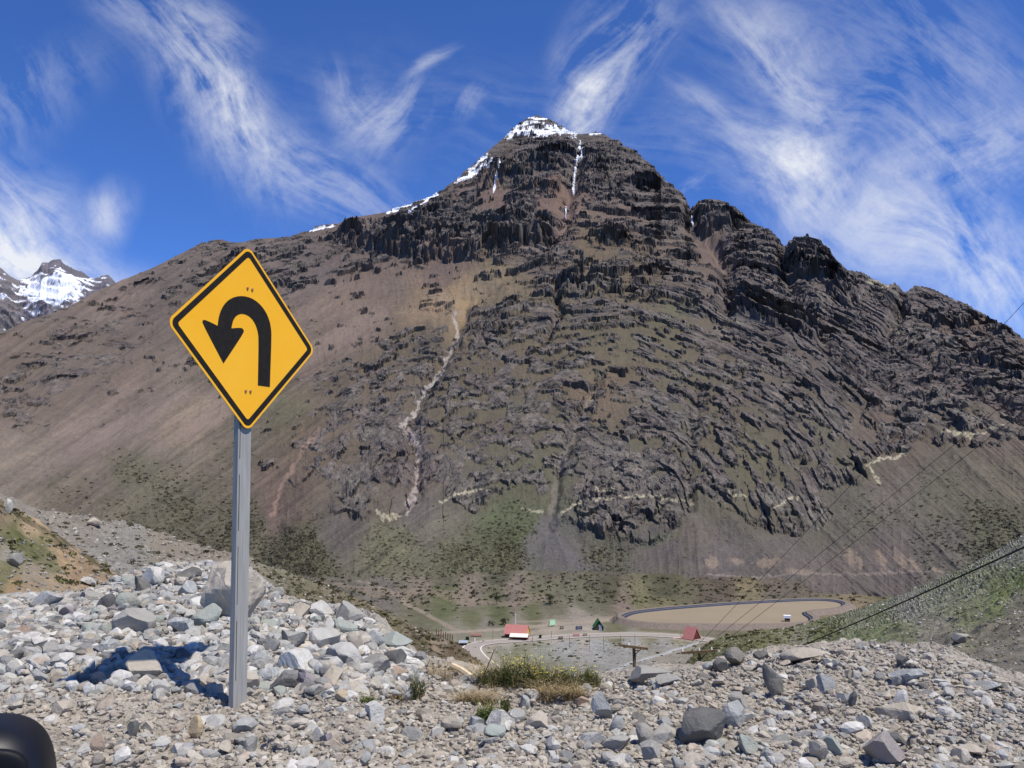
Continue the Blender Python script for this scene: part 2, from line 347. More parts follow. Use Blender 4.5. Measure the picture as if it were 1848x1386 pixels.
# terraces: stepped faces
tt = B_ / 17 + fbm(xs / 40, zs / 40, 3, 111) * 1.6
terr = (tt - np.floor(tt)); terr = (np.clip(terr * 1.0, 0, 1) - .5) * sstep(-.1, .45, fbm(xs / 55, zs / 45, 2, 115))
tt2 = B_ / 6.3 + fbm(xs / 14, zs / 14, 3, 113) * 1.5
terr2 = ((tt2 - np.floor(tt2)) - .5) * sstep(-.1, .4, fbm(xs / 25, zs / 20, 2, 117))
mid = fbm(xs / 34, zs / 34, 4, 121)
Kn = K + fbm(xs / 20, zs / 14, 5, 131, .6) * .75 + (led - .45) * .40 + mid * .35
ac_ = PU * .57 + PV * .82; al_ = PU * .82 - PV * .57; wl_ = 1 - sstep(560, 860, PU + (PV - 700) * -.6)
Kn = Kn + .34 * wl_ * fbm(ac_ / 26, al_ / 130, 4, 139, .6) * sstep(.08, .2, K)
Kn = Kn + .30 * blocks - .09 * sstep(560, 640, PV) * (PU < 1480)
rock = sstep(.47, .62, Kn) * sstep(0.0, .12, K)
rock = np.maximum(rock, sstep(.86, .97, K)) * ZN
blocks3 = plates((A_ + fbm(xs / 25, zs / 25, 2, 99) * 9) / 38, (B_ + fbm(xs / 30, zs / 30, 2, 199) * 8) / 29, 95)
vert = ridged(xs / 11 + zs / 60, zs / 42, 4, 137)
crag = 7.5 * (big - .4) + 2.0 * (led - .4) + 1.4 * (led2 - .4) + 9.5 * blocks3 + 5.8 * blocks + 2.8 * blocks2 - 2.2 * terr - .9 * terr2 + 1.6 * fineN + 3.0 * mid + 2.2 * (vert - .4)
soft = 5.0 * (big - .4) * np.clip(K * 2, 0.15, 1) + .35 * fineN + 1.2 * mid + .9 * ridged(xs / 9, zs / 60, 3, 141)
al = np.where(PU < 800, PU * .82 - PV * .57, 0) * 1.0; ac = PU * .57 + PV * .82
al2 = PU * .74 + PV * .67; ac2 = PU * .67 - PV * .74
sl = fbm(ac / 7, al / 110, 4, 191, .6); sr = fbm(ac2 / 6, al2 / 90, 4, 192, .6); pk_ = PU - np.interp(PU, [500, 700, 780, 860, 930, 1000, 1090, 1160, 1243, 1320, 1500], [-.8, -.6, .1, .8, -.3, .2, .9, -.4, .05, .9, 1.1]) * (PV - 930)
sv = .6 * fbm(pk_ / 10, PV / 45, 4, 193, .6) * (.15 + .85 * sstep(880, 950, PV))
wl = 1 - sstep(560, 860, PU + (PV - 700) * -.6); wr = sstep(1350, 1600, PU)
streak = sl * wl + sr * wr + sv * (1 - wl) * (1 - wr)
fold = ridged(ac / 55, al / 420, 4, 195) * wl + ridged(ac2 / 50, al2 / 300, 4, 196) * wr
soft = soft + 1.3 * streak + 5.5 * (fold - .3) * (PV < 1500)
for fu, fv, sk_, wd_, am in [(1243, 905, .25, .62, 7), (993, 935, .35, .75, 6), (775, 885, .0, .95, 9), (1262, 885, 1.1, .5, 5)]:
    dv = np.maximum(PV - fv, 0); soft = soft + am * np.clip(dv / 60, 0, 1) * np.clip(1 - np.abs(PU - fu - sk_ * dv) / (wd_ * dv + 4), 0, 1)
far = np.clip(RR / 900, .55, 1.35)
lowk = 1 - .52 * sstep(500, 640, PV) * (1 - .45 * sstep(1300, 1480, PU))
crag = crag - 2.2 * (vert - .4) * sstep(480, 600, PV)
D = (rock * (crag * (.45 + .65 * K) * lowk * .74 + 2.0) + (1 - rock) * soft * .8) * far
# -------- traced gullies (carved), cones (raised)
def gul(pts, w, dep, v0=None):
    dd, pp, _ = polydist(PU + fbm(PU / 22, PV / 22, 3, 7) * 9, PV, pts)
    return dd, pp, dep * np.exp(-(dd / w) ** 2)
G1 = [(1048, 250), (1040, 300), (1025, 350), (1020, 400), (990, 440), (900, 500), (842, 540), (828, 600), (800, 650), (760, 715), (738, 780), (757, 830), (745, 895), (695, 935)]
G2 = [(1075, 690), (1045, 760), (1010, 830), (998, 900), (990, 950)]
G3 = [(1262, 700), (1245, 790), (1240, 860), (1245, 910)]
G4 = [(1246, 372), (1250, 400), (1285, 440), (1310, 480), (1312, 560)]
G5 = [(1632, 520), (1622, 560), (1600, 600), (1650, 640), (1760, 700), (1848, 750), (1950, 790)]
G6 = [(1000, 500), (1010, 560), (980, 620)]
G7 = [(1415, 443), (1420, 500), (1500, 640), (1600, 700)]
dg = {}
for k, (g, w, dep) in enumerate([(G1, 12, 9), (G2, 11, 7), (G3, 13, 8), (G4, 14, 12), (G5, 13, 10), (G6, 7, 9), (G7, 12, 9)]):
    dd, pp, e = gul(g, w, dep); dg[k] = (dd, pp); D -= e * far
# cliff bands: the rock steps out above these foot lines
for i, (pts, ht, amp) in enumerate([([(600, 432), (680, 456), (765, 466), (850, 470), (925, 446), (1015, 428)], 46, 15), ([(1060, 440), (1120, 446), (1185, 460)], 26, 8), ([(1240, 372), (1262, 410), (1300, 420), (1350, 405)], 34, 12), ([(1045, 330), (1120, 340), (1200, 350)], 34, 8), ([(860, 330), (930, 335), (1015, 345)], 40, 8),
        ([(1410, 480), (1470, 500), (1530, 560)], 44, 12), ([(1310, 560), (1400, 600), (1480, 610)], 50, 11), ([(1690, 600), (1770, 590), (1830, 610)], 20, 8), ([(1690, 650), (1790, 660), (1848, 690)], 34, 9), ([(1440, 850), (1500, 868), (1570, 876)], 44, 11), ([(1550, 770), (1640, 795), (1750, 800)], 52, 13),
        ([(1290, 915), (1400, 962), (1490, 952)], 38, 10), ([(590, 930), (650, 940), (720, 925), (770, 890)], 50, 10), ([(1010, 938), (1100, 974), (1180, 985), (1240, 930)], 60, 12), ([(1020, 915), (1130, 892), (1240, 890)], 34, 7), ([(830, 915), (900, 905)], 26, 8), ([(600, 840), (700, 830)], 40, 8), ([(1000, 740), (1090, 690), (1180, 670)], 24, 8),
        ([(760, 560), (820, 555)], 20, 6), ([(830, 640), (950, 560), (1060, 520)], 26, 7), ([(1240, 790), (1320, 800), (1380, 780)], 28, 8), ([(1000, 520), (1100, 540), (1200, 500)], 26, 7), ([(1600, 720), (1700, 720), (1780, 760)], 34, 8)]):
    dd, pp, sg = polydist(PU + fbm(PU / 14, PV / 14, 4, 170 + i, .6) * 12, PV + fbm(PU / 20, PV / 20, 4, 171 + i, .6) * 14, pts)
    up = np.where(sg < 0, dd, -dd); endf = sstep(0, .06, pp) * sstep(1, .94, pp)
    D += amp * far * (.6 + .4 * lowk) * (.55 if pts[0][1] > 700 else 1) * sstep(-2, 5, up) * (1 - sstep(.15 * ht, 1.6 * ht, up)) * endf * (.8 + .8 * blocks)
# overhung caves
CAVES = [(655, 800, 42, 26, 14), (640, 905, 40, 22, 12), (625, 560 - 20 + 5, 0, 0, 0), (1622, 548, 20, 34, 16), (770, 420, 10, 40, 9), (1320, 545, 12, 40, 10), (1790, 700, 60, 14, 9), (1450, 830, 60, 16, 8), (1430, 950, 26, 18, 8),
         (1330, 770, 18, 30, 6), (800, 560, 26, 12, 8), (870, 420, 8, 36, 8), (930, 400, 8, 40, 8)]
nz = fbm(PU / 16, PV / 16, 4, 151) * 16
for (cu, cv, cw, ch, dep) in CAVES:
    if cw:
        q = np.hypot((PU + nz - cu) / cw, (PV + nz * .6 - cv) / ch); D -= dep * .45 * (1 - sstep(.3, 1.1, q)) * far
D *= 1 - .65 * sstep(.95, 1.0, t)
# snow: peak bands, gully thread, left skyline
snow = np.zeros_like(D)
sn = fbm(xs / 9, zs / 5, 4, 161, .6)
nzs = fbm(PU / 9, PV / 6, 4, 165, .6)
for pts, w in [([(918, 246), (940, 238), (975, 240), (1000, 235), (1035, 240)], 8.5), ([(930, 230), (955, 222), (985, 228), (1010, 232)], 4), ([(955, 212), (985, 215)], 2.8), ([(880, 282), (862, 296), (848, 310)], 5),
               ([(822, 326), (850, 316), (885, 300)], 4.5), ([(835, 320), (870, 308), (890, 293)], 4), ([(700, 383), (740, 370), (788, 352)], 3), ([(735, 385), (760, 372), (775, 360)], 2.0), ([(745, 388), (736, 386)], 2),
               ([(903, 300), (898, 322), (890, 345)], 2.6), ([(560, 418), (605, 407)], 1.6), ([(1047, 252), (1040, 285), (1036, 320), (1034, 338)], 2.8), ([(1022, 362), (1020, 382)], 2), ([(1065, 243), (1085, 241)], 1.8),
               ([(1248, 388), (1250, 398)], 2.0), ([(1052, 262), (1047, 275)], 2)]:
    dd, pp, _ = polydist(PU, PV, pts)
    snow = np.maximum(snow, sstep(.38, .52, np.exp(-(dd / (w * .95)) ** 2) * (1 + 1.5 * nzs) - .17 + np.exp(-(dd / (w * 1.6)) ** 2) * (.9 * nzs * (w > 3) + 1.1 * (led2 - .42) * (w > 3) + .5 * sn)))
D = D * (1 - .5 * snow)
# -------- colour
def lc(a, b, k): return a * (1 - k[..., None]) + b * k[..., None]
dark = lin((86, 80, 76)); mids = lin((112, 104, 97)); grey = lin((128, 123, 113)); purp = lin((101, 88, 84)); olive = lin((96, 92, 74))
hueN = fbm(xs / 60, zs / 40, 4, 171); fN = fbm(xs / 5, zs / 4, 4, 181, .65)
rc = lc(np.broadcast_to(dark, scree.shape), mids, np.clip(.35 + 1.0 * led2 - .3 + fN * .8, 0, 1))
rc = lc(rc, grey, np.clip(hueN * 1.1 + (PV - 700) / 900., 0, .7) * np.clip(.5 + fN, 0, 1))
rc = lc(rc, purp, np.clip(-hueN * 1.0, 0, .35))
rc = lc(rc, scree, np.clip(.25 - terr * .5, 0, .55) * np.clip(.4 + mid * 2, 0, 1))
scol = scree * (1 + .28 * fN + .22 * hueN + .40 * streak + .34 * wl * fbm(ac / 30, al / 260, 4, 187, .6))[..., None]
speck = sstep(.42, .6, fbm(xs / 2.2, zs / 1.6, 3, 195, .6)) * np.clip(K * 1.2 + .12, 0, .8)
scol = lc(scol, dark, speck * .75)
scol = lc(scol, np.broadcast_to(lin((92, 84, 68)), scol.shape), np.clip(K * 1.1 - .2, 0, .6) * sstep(480, 560, PV) * np.clip(.6 + fN, 0, 1))
col = lc(scol, rc, rock)
def band(pts, w, color, amt, ns=.8, sc=10, seed=200):
    global col
    color = tuple(desat(np.array(color, float), .25) * .95)
    dd, pp, _ = polydist(PU + fbm(PU / 18, PV / 18, 3, seed) * 10, PV + fbm(PU / 18, PV / 18, 3, seed + 1) * 7, pts)
    m = sstep(.3, .8, np.exp(-(dd / w) ** 2) * (1 + ns * fbm(PU / sc, PV / sc, 4, seed + 2, .6))) * amt
    col = lc(col, np.broadcast_to(lin(color), col.shape), m)
def blob(cu, cv, ru, rv, color, amt, ang=0, ns=.5, sc=18, seed=300):
    global col
    color = tuple(desat(np.array(color, float), .3) * .95)
    c_, s_ = math.cos(R_(ang)), math.sin(R_(ang)); du = PU - cu; dv = PV - cv
    q = np.hypot((du * c_ - dv * s_) / ru, (du * s_ + dv * c_) / rv) + ns * fbm(PU / sc, PV / sc, 4, seed, .6)
    col = lc(col, np.broadcast_to(lin(color), col.shape), (1 - sstep(.5, 1.1, q)) * amt)
# pale yellow strata
for i, pts in enumerate([[(795, 905), (850, 892), (880, 888)], [(940, 918), (975, 922)], [(1010, 925), (1060, 908), (1110, 905), (1150, 898), (1190, 905), (1250, 898)], [(1075, 895), (1110, 888)],
                         [(1310, 900), (1345, 898)], [(1400, 915), (1420, 905), (1440, 898)], [(1565, 848), (1580, 832), (1635, 822)], [(1570, 850), (1590, 870)], [(1700, 792), (1750, 788), (1790, 780), (1810, 772)], [(680, 930), (720, 925)],
                         [(1570, 505), (1600, 515)]]):
    band(pts, 3.8, (176, 166, 132), .85, 2.4, 6, 210 + i * 3)
band([(575, 775), (550, 810), (525, 850), (505, 885), (490, 930)], 5, (146, 116, 96), .75, .8, 12, 260)
band([(820, 560), (826, 600), (800, 655), (765, 700), (742, 745), (722, 770)], 4, (170, 160, 150), .85, .9, 6, 263)
band([(735, 770), (755, 800), (758, 830), (748, 880), (735, 925)], 7, (172, 156, 146), .75, 1.2, 7, 266)
band(G2, 6, (122, 112, 102), .7, .5, 12, 269); band([(1075, 690), (1060, 720)], 10, (150, 128, 100), .5, .8, 12, 272)
band(G3, 6, (110, 103, 95), .6, .5, 12, 275)
band([(1025, 350), (1018, 400), (990, 445)], 6, (126, 103, 92), .7, .5, 10, 278)
band([(1252, 385), (1285, 430), (1305, 470)], 8, (122, 102, 92), .7, .4, 10, 281)
band([(1650, 640), (1700, 665), (1770, 710), (1848, 745)], 8, (122, 103, 98), .55, .5, 10, 284)
band([(340, 780), (440, 715), (560, 640), (680, 570)], 22, (138, 116, 100), .55, .6, 40, 287)
band([(80, 850), (250, 760), (330, 705)], 22, (130, 112, 102), .4, .6, 40, 290)
blob(1450, 610, 200, 60, (90, 78, 76), .25, -30, seed=301)
blob(810, 545, 56, 18, (150, 126, 98), .5, -20, seed=303); blob(870, 510, 60, 12, (130, 114, 92), .4, 25, seed=304)
blob(1225, 560, 45, 20, (98, 104, 70), .3, 20, seed=305)
blob(935, 930, 30, 34, (92, 96, 68), .38, 0, seed=306); blob(1190, 975, 60, 8, (96, 104, 70), .4, 20, seed=307)
blob(1095, 660, 60, 14, (112, 104, 74), .5, 25, seed=308)
# exposed sandy patches at the foot of the cones
for i, (bu, bv, bw, bh, ba) in enumerate([(1285, 1020, 16, 12, 30), (1330, 1012, 16, 7, 0), (1385, 1018, 28, 10, 0), (1535, 1005, 9, 20, 25), (1550, 1012, 6, 16, 20), (1590, 1010, 9, 24, 20), (1625, 1012, 10, 24, 35), (1650, 1022, 8, 20, 40), (1440, 1035, 30, 7, 0), (1690, 1030, 12, 6, 0)]):
    blob(bu, bv, bw, bh, (158, 132, 104), .55, ba, .9, 9, 310 + i)
band([(1270, 1044), (1400, 1042), (1530, 1036), (1700, 1034)], 2.6, (136, 122, 108), .7, .3, 12, 330)
# fans: low cones of darker grey scree
for i, pts in enumerate([[(993, 935), (985, 965), (1010, 1000), (1090, 1040)], [(993, 935), (960, 975), (950, 1010)]]):
    band(pts, 20, (101, 95, 93), .7, .3, 30, 340 + i * 3)
# shrubs: dark olive flecks in the ground colour here, real bushes are scattered below
shn = fbm(PU / 8 + PV * .02, PV / 3.4, 4, 401, .62) + .28 * fbm(PU / 60, PV / 35, 3, 405)
shm = sstep(.50, .60, shn * .9 + SH * .72) * (1 - rock) * (1 - snow)
grn = sstep(.2, .9, SH + .5 * fbm(PU / 50, PV / 30, 4, 411))
col = lc(col, np.broadcast_to(lin((94, 89, 70)), col.shape), grn * .38 * (1 - rock))
col = lc(col, np.broadcast_to(lin((78, 74, 54)), col.shape), shm * .75)
D = D + shm * .5
col = lc(col, np.broadcast_to(np.array([.86, .87, .9]), col.shape), snow)
# left flank runs smooth
Nx, Nz = -.55, .83
P = np.stack([RR * X0 + D * Nx * X0, RR * Y0 + D * Nx * Y0, Zm + D * Nz], -1)
# far side falls away behind the crest
top = P[-1]; bk = []
for j in range(1, NB + 1):
    r = np.hypot(top[:, 0], top[:, 1]) + j * j * 1.2
    bk.append(np.stack([r * np.sin(az), r * np.cos(az), top[:, 2] - j * j * .95 + fbm(az * 60, az * 0 + j * .3, 3, 9) * 2], -1))
P = np.concatenate([P, np.array(bk)], 0)
col = np.concatenate([col, np.repeat(col[-1:], NB, 0)], 0)
smo = np.concatenate([snow, np.repeat(snow[-1:], NB, 0)], 0)
rka = np.concatenate([rock, np.repeat(rock[-1:], NB, 0)], 0)
cola = np.concatenate([np.clip(col, 0, 1), smo[..., None]], -1)
mt, t_ = new_mat('mountain rock and scree')
att = t_('Attribute', attribute_name='Col'); gp = t_('NewGeometry').outputs[0]
n1 = t_.noise(gp, .9, 5, .65); n2 = t_.noise(gp, .12, 4, .6)
cc = t_.mix(1.0, att.outputs[0], t_.ramp(n1, [(.28, .72), (.72, 1.28)]), 'MULTIPLY')
cc = t_.mix(t_.math('MULTIPLY', t_.math('SUBTRACT', 1.0, att.outputs['Alpha']), .35), cc, t_.mix(1.0, cc, t_.ramp(n2, [(.3, (.8, .78, .8)), (.7, (1.2, 1.14, 1.05))]), 'MULTIPLY'))
cc = t_.mix(att.outputs['Alpha'], cc, (.86, .87, .9))
rk = t_('Attribute', attribute_name='Rock').outputs['Fac']
px_ = t_('Attribute', attribute_name='Strata').outputs['Vector']          # along / across the bedding, metres
pw = t_('VectorMath', {0: px_, 1: t_('VectorMath', {0: t_.noise(px_, .25, 4, .6, out=1), 'Scale': 5.0}, operation='SCALE').outputs[0]}, operation='ADD').outputs[0]
nsum = None; tone = None
for sc_, amp_ in ((.13, .85), (.34, .8), (.85, .7)):
    vo = t_('TexVoronoi', {'Vector': t_('VectorMath', {0: pw, 1: (.75 if sc_ > .2 else .6, 1.0, 1.0)}, operation='MULTIPLY').outputs[0], 'Scale': sc_})
    d_ = t_('VectorMath', {0: t_('VectorMath', {0: vo.outputs['Color'], 1: (.5, .5, .5)}, operation='SUBTRACT').outputs[0], 'Scale': amp_}, operation='SCALE').outputs[0]
    nsum = d_ if nsum is None else t_('VectorMath', {0: nsum, 1: d_}, operation='ADD').outputs[0]
    g_ = t_.math('MULTIPLY_ADD', t_('SeparateColor', {0: vo.outputs['Color']}).outputs[1], .38, .81)
    tone = g_ if tone is None else t_.math('MULTIPLY', tone, g_)
ve = t_('TexVoronoi', {'Vector': t_('VectorMath', {0: pw, 1: (.6, 1.0, 1.0)}, operation='MULTIPLY').outputs[0], 'Scale': .20}, feature='DISTANCE_TO_EDGE').outputs[0]
crk = t_('MapRange', {0: ve, 1: 0.0, 2: .10, 3: .7, 4: 1.0}).outputs[0]
tone = t_.math('MULTIPLY', tone, crk)
cc = t_.mix(rk, cc, t_.mix(1.0, cc, t_('CombineColor', {0: tone, 1: tone, 2: tone}).outputs[0], 'MULTIPLY'))
bmp = t_('Bump', {'Height': t_.noise(gp, .55, 8, .7), 'Strength': .55, 'Distance': 1.6}).outputs[0]
nrm = t_('VectorMath', {0: t_('VectorMath', {0: bmp, 1: t_('VectorMath', {0: nsum, 'Scale': t_.math('MULTIPLY_ADD', rk, .85, .12)}, operation='SCALE').outputs[0]}, operation='ADD').outputs[0]}, operation='NORMALIZE').outputs[0]
finish(t_, cc, .95, Normal=nrm)
mountain = mesh_obj('mountain', P.reshape(-1, 3), grid_faces(NR, NC), mt, smooth=False, cols=cola.reshape(-1, 4))
aa_ = np.concatenate([np.stack([A_, B_, 0 * A_], -1), np.repeat(np.stack([A_[-1:], B_[-1:], 0 * A_[-1:]], -1), NB, 0)], 0).astype(np.float32)
at_ = mountain.data.attributes.new('Strata', 'FLOAT_VECTOR', 'POINT'); at_.data.foreach_set('vector', aa_.ravel())
at_ = mountain.data.attributes.new('Rock', 'FLOAT', 'POINT'); at_.data.foreach_set('value', rka.astype(np.float32).ravel())
tag(mountain, 'dark craggy mountain with brown scree slopes and a snow dusted summit', 'mountain', kind='structure')

# ---------------- distant snowy peak on the left
s2 = np.array([(-420, 560), (-200, 470), (-60, 440), (0, 483), (20, 500), (34, 506), (55, 500), (68, 488), (76, 474), (88, 474), (95, 469), (108, 468), (115, 477), (130, 485), (150, 492), (166, 504), (182, 499), (194, 496), (203, 504), (212, 514), (280, 560), (420, 640), (600, 700)], float)
a2, q2 = azel(s2[:, 0], s2[:, 1])
nc, nr = 520, 260
az2 = np.linspace(R_(-46), R_(-14), nc); st2 = np.interp(az2, a2, q2) + np.abs(perlin(az2 * 300, az2 * 0, 6)) * .0016
t2 = np.linspace(0, 1, nr)[:, None]; S2 = .02 + (st2[None] - .02) * t2
A2 = np.broadcast_to(az2[None], S2.shape); U2, V2 = topx(np.sin(A2), np.cos(A2), S2)
R2 = 3400 + 2600 * t2 + 0 * A2
x2 = A2 * 4500; z2 = R2 * S2
r2 = ridged(x2 / 260 + z2 / 500, z2 / 260, 6, 701); l2 = ridged((x2 * .5 + z2) / 70, (z2 - x2 * .4) / 180, 4, 703)
D2 = (150 * (r2 - .4) + 80 * (l2 - .4)) * (1 - t2 ** 10)
P2 = np.stack([(R2 - D2 * .6) * np.sin(A2), (R2 - D2 * .6) * np.cos(A2), z2 + D2 * .55 * (t2 < .999)], -1)
m2 = fbm(x2 / 80 + z2 / 120, z2 / 34, 5, 711, .66) * 1.25 + .5 * (l2 - .4)
sm = np.exp(-(((U2 - 95) / 75) ** 2 + ((V2 - 528) / 28) ** 2)) * .95 + np.exp(-(((U2 - 130) / 60) ** 2 + ((V2 - 500) / 18) ** 2)) * .4
sn2 = sstep(.46, .54, sm * .92 + m2 * 1.0 - .1 * sstep(470, 490, 490 - (V2 - 480)))
base2 = np.where((U2 < 40)[..., None], lin((112, 106, 106)), lin((104, 99, 104)))
c2 = base2 * (1 + .35 * m2)[..., None]
c2 = lc(c2, np.broadcast_to(np.array([.84, .86, .92]), c2.shape), sn2)
bk2 = P2[-1:] * np.array([1.12, 1.12, .7])
P2 = np.concatenate([P2, bk2], 0); c2 = np.concatenate([c2, c2[-1:]], 0)
m_, t_ = new_mat('far snowy rock'); att = t_('Attribute', attribute_name='Col'); finish(t_, att.outputs[0], .95, t_.noise(t_('NewGeometry').outputs[0], .05, 6, .65), .4, 12)
o = mesh_obj('snowy_mountain', P2.reshape(-1, 3), grid_faces(nr + 1, nc), m_, cols=np.clip(c2, 0, 1).reshape(-1, 3))
tag(o, 'distant jagged peak streaked with snow beyond the left ridge', 'mountain', kind='structure')

# ================================================================ NEAR AND MIDDLE GROUND
FCUBE = 1.47     # daylight factor between a sunlit picture tone and the surface's own colour
def alb(c): return lin(c) / FCUBE
def smooth1(a, k):
    for _ in range(k): a = np.concatenate([a[:1], (a[:-2] + 2 * a[1:-1] + a[2:]) / 4, a[-1:]])
    return a
class Sheet:
    """height field on a fan of bearings (az) and distances (r); lookups by x, y"""
    def __init__(s, az, r, Z): s.az, s.r, s.Z = az, r, Z     # r: (nr, na)
    def z(s, x, y):
        a = np.arctan2(x, y); d = np.hypot(x, y)
        i = np.clip((a - s.az[0]) / (s.az[1] - s.az[0]), 0, len(s.az) - 1.001); i0 = int(i); f = i - i0
        z0 = np.interp(d, s.r[:, i0], s.Z[:, i0]); z1 = np.interp(d, s.r[:, i0 + 1], s.Z[:, i0 + 1])
        return z0 + f * (z1 - z0)
    def hit(s, u, v, rmin=2.5, rmax=400):
        """where the sight direction of photo position (u, v) first meets this ground"""
        a, sl = azel(u, v); i = int(np.clip((a - s.az[0]) / (s.az[1] - s.az[0]), 0, len(s.az) - 2))
        r, Z = s.r[:, i], s.Z[:, i]; m = (Z - sl * r > 0) & (r > rmin) & (r < rmax)
        if not m.any(): return None
        k = int(np.argmax(m)); rr = float(r[k]); return rr * math.sin(a), rr * math.cos(a), float(Z[k])
def fan(u0, u1, na, cols, ts, sm=6):
    """cols: {u: [(r, v or None, z)]}; ts: samples in node parameter"""
    a = np.linspace(azel(u0, 1050)[0], azel(u1, 1050)[0], na)
    us = sorted(cols); ca = np.array([azel(u, 1050)[0] for u in us]); m = len(cols[us[0]])
    Rn = np.zeros((m, len(us))); Zn = np.zeros((m, len(us)))
    for k, u in enumerate(us):
        for j, (r, v, z) in enumerate(cols[u]):
            Rn[j, k] = r; Zn[j, k] = z if v is None else azel(u, v)[1] * r
    Rg = np.array([smooth1(np.interp(a, ca, Rn[j]), sm) for j in range(m)]); Zg = np.array([smooth1(np.interp(a, ca, Zn[j]), sm) for j in range(m)])
    j0 = np.clip(np.floor(ts).astype(int), 0, m - 2); f = (ts - j0)[:, None]
    lr = np.log(Rg); r = np.exp(lr[j0] * (1 - f) + lr[j0 + 1] * f)
    w = (r - Rg[j0]) / (Rg[j0 + 1] - Rg[j0] + 1e-9)
    return a, r, Zg[j0] * (1 - w) + Zg[j0 + 1] * w
def px(x, y, z):
    u, v = topx(x, y, z); return u.astype(np.float32), v.astype(np.float32)

# ---------------- foreground bank of bulldozed dirt and rubble
CR = {-500: (1075, 8.0), 0: (1082, 8.0), 150: (1078, 8.0), 235: (1034, 8.6), 300: (1018, 9.0), 380: (1020, 9.0), 460: (1038, 8.8), 520: (1082, 8.4), 600: (1100, 8.2), 660: (1118, 8.0), 720: (1163, 7.5), 760: (1192, 7.1), 830: (1212, 6.9),
      900: (1232, 6.8), 1000: (1236, 6.7), 1080: (1234, 6.6), 1130: (1226, 6.5), 1200: (1214, 6.5), 1270: (1208, 6.5), 1340: (1190, 6.7), 1400: (1182, 6.9), 1500: (1170, 7.1), 1600: (1167, 7.2), 1700: (1180, 7.0), 1760: (1208, 6.7), 1848: (1243, 6.5), 1950: (1290, 6.2), 2400: (1420, 5.5)}
cols = {}
for u, (v, rc) in CR.items():
    zc = azel(u, v)[1] * rc
    cols[u] = [(.6, None, -1.42), (3.3, None, -1.30), (4.7, None, -1.30 + (.17 if u < 700 else .04)), (rc * .84, None, zc * .8 + -1.22 * .2 - .02), (rc, None, zc), (rc * 1.12, None, zc - .10), (rc + 14, None, zc - 4.4), (rc + 60, None, zc - 19), (150, None, -46)]
ts = np.concatenate([np.linspace(0, 1, 24)[:-1], np.linspace(1, 4, 470), np.linspace(4, 5, 40)[1:], np.linspace(5, 8, 120)[1:]])
fa, fr, fz = fan(-420, 2330, 1150, cols, ts, 14)
for _ in range(10): fz[1:-1] = (fz[:-2] + 2 * fz[1:-1] + fz[2:]) / 4
fx = fr * np.sin(fa); fy = fr * np.cos(fa); fx = fx.astype(np.float32); fy = fy.astype(np.float32)
FU, FV = px(fx, fy, fz)
near = 1 - sstep(12, 40, fr)
base_fz = fz.copy()
heap = sstep(760, 640, FU) * sstep(1265, 1215, FV) * sstep(1000, 1040, FV + 60)
lump = fbm(fx / .9, fy / .9, 3, 501) * .085 + fbm(fx / .28, fy / .28, 3, 503) * .038
w1, w2, wi = worley(fx / .075 + fbm(fx * 9, fy * 9, 2, 5) * .4, fy / .075, 505); v1, v2, vi = worley(fx / .026, fy / .026, 507)
u1_, u2_, ui = worley(fx / .20 + fbm(fx * 5, fy * 5, 2, 8) * .35, fy / .20, 509)
clod = sstep(.0, .5, w2 - w1) * (wi ** 2) * .045 + sstep(.0, .5, v2 - v1) * vi * .014 + sstep(.03, .55, u2_ - u1_) * np.clip(ui - .45, 0, 1) * .10
fz = fz + (lump + clod * (.55 + .6 * fbm(fx / .8, fy / .8, 2, 511)) + fbm(fx / .01, fy / .01, 2, 515) * .0022) * near + (1 - near) * fbm(fx / 8, fy / 8, 4, 513) * .9
ground_f = Sheet(fa, fr, fz)
dirt = alb((193, 182, 164)); dirt2 = alb((164, 153, 137)); pale = alb((210, 202, 186)); gry = alb((180, 175, 165))
hn = fbm(fx / .7, fy / .7, 4, 521); hs = fbm(fx / .05, fy / .05, 3, 523)
fc = lc(np.broadcast_to(dirt, fz.shape + (3,)), dirt2, np.clip(.4 + hn * 1.4 + hs * .6, 0, 1))
fc = lc(fc, np.broadcast_to(gry, fc.shape), np.clip(heap * .7 + sstep(.1, .5, hn) * .3, 0, 1))
fc = lc(fc, np.broadcast_to(pale, fc.shape), sstep(.55, .9, wi) * .35)
fc = lc(fc, np.broadcast_to(alb((128, 120, 98)), fc.shape), (1 - near) * .8)
mat_dirt, t_ = new_mat('dry stony dirt'); att = t_('Attribute', attribute_name='Col'); gp = t_('NewGeometry').outputs[0]
nn = t_.noise(gp, 55, 6, .7)
def facets(t_, gp, scales, bmp):
    nsum = None
    wgp = t_('VectorMath', {0: gp, 1: t_('VectorMath', {0: t_.noise(gp, scales[0][0] * .6, 3, .6, out=1), 'Scale': .5 / scales[0][0]}, operation='SCALE').outputs[0]}, operation='ADD').outputs[0]
    for sc_, amp_ in scales:
        vo = t_('TexVoronoi', {'Vector': wgp, 'Scale': sc_})
        d_ = t_('VectorMath', {0: t_('VectorMath', {0: vo.outputs['Color'], 1: (.5, .5, .5)}, operation='SUBTRACT').outputs[0], 'Scale': amp_}, operation='SCALE').outputs[0]
        nsum = d_ if nsum is None else t_('VectorMath', {0: nsum, 1: d_}, operation='ADD').outputs[0]
    return t_('VectorMath', {0: t_('VectorMath', {0: bmp, 1: nsum}, operation='ADD').outputs[0]}, operation='NORMALIZE').outputs[0]
bmp = t_('Bump', {'Height': t_.noise(gp, 90, 6, .75), 'Strength': .8, 'Distance': .006}).outputs[0]
finish(t_, t_.mix(1.0, att.outputs[0], t_.ramp(nn, [(.3, .78), (.7, 1.2)]), 'MULTIPLY'), .97, Normal=facets(t_, gp, ((26, .7), (62, .7)), bmp))
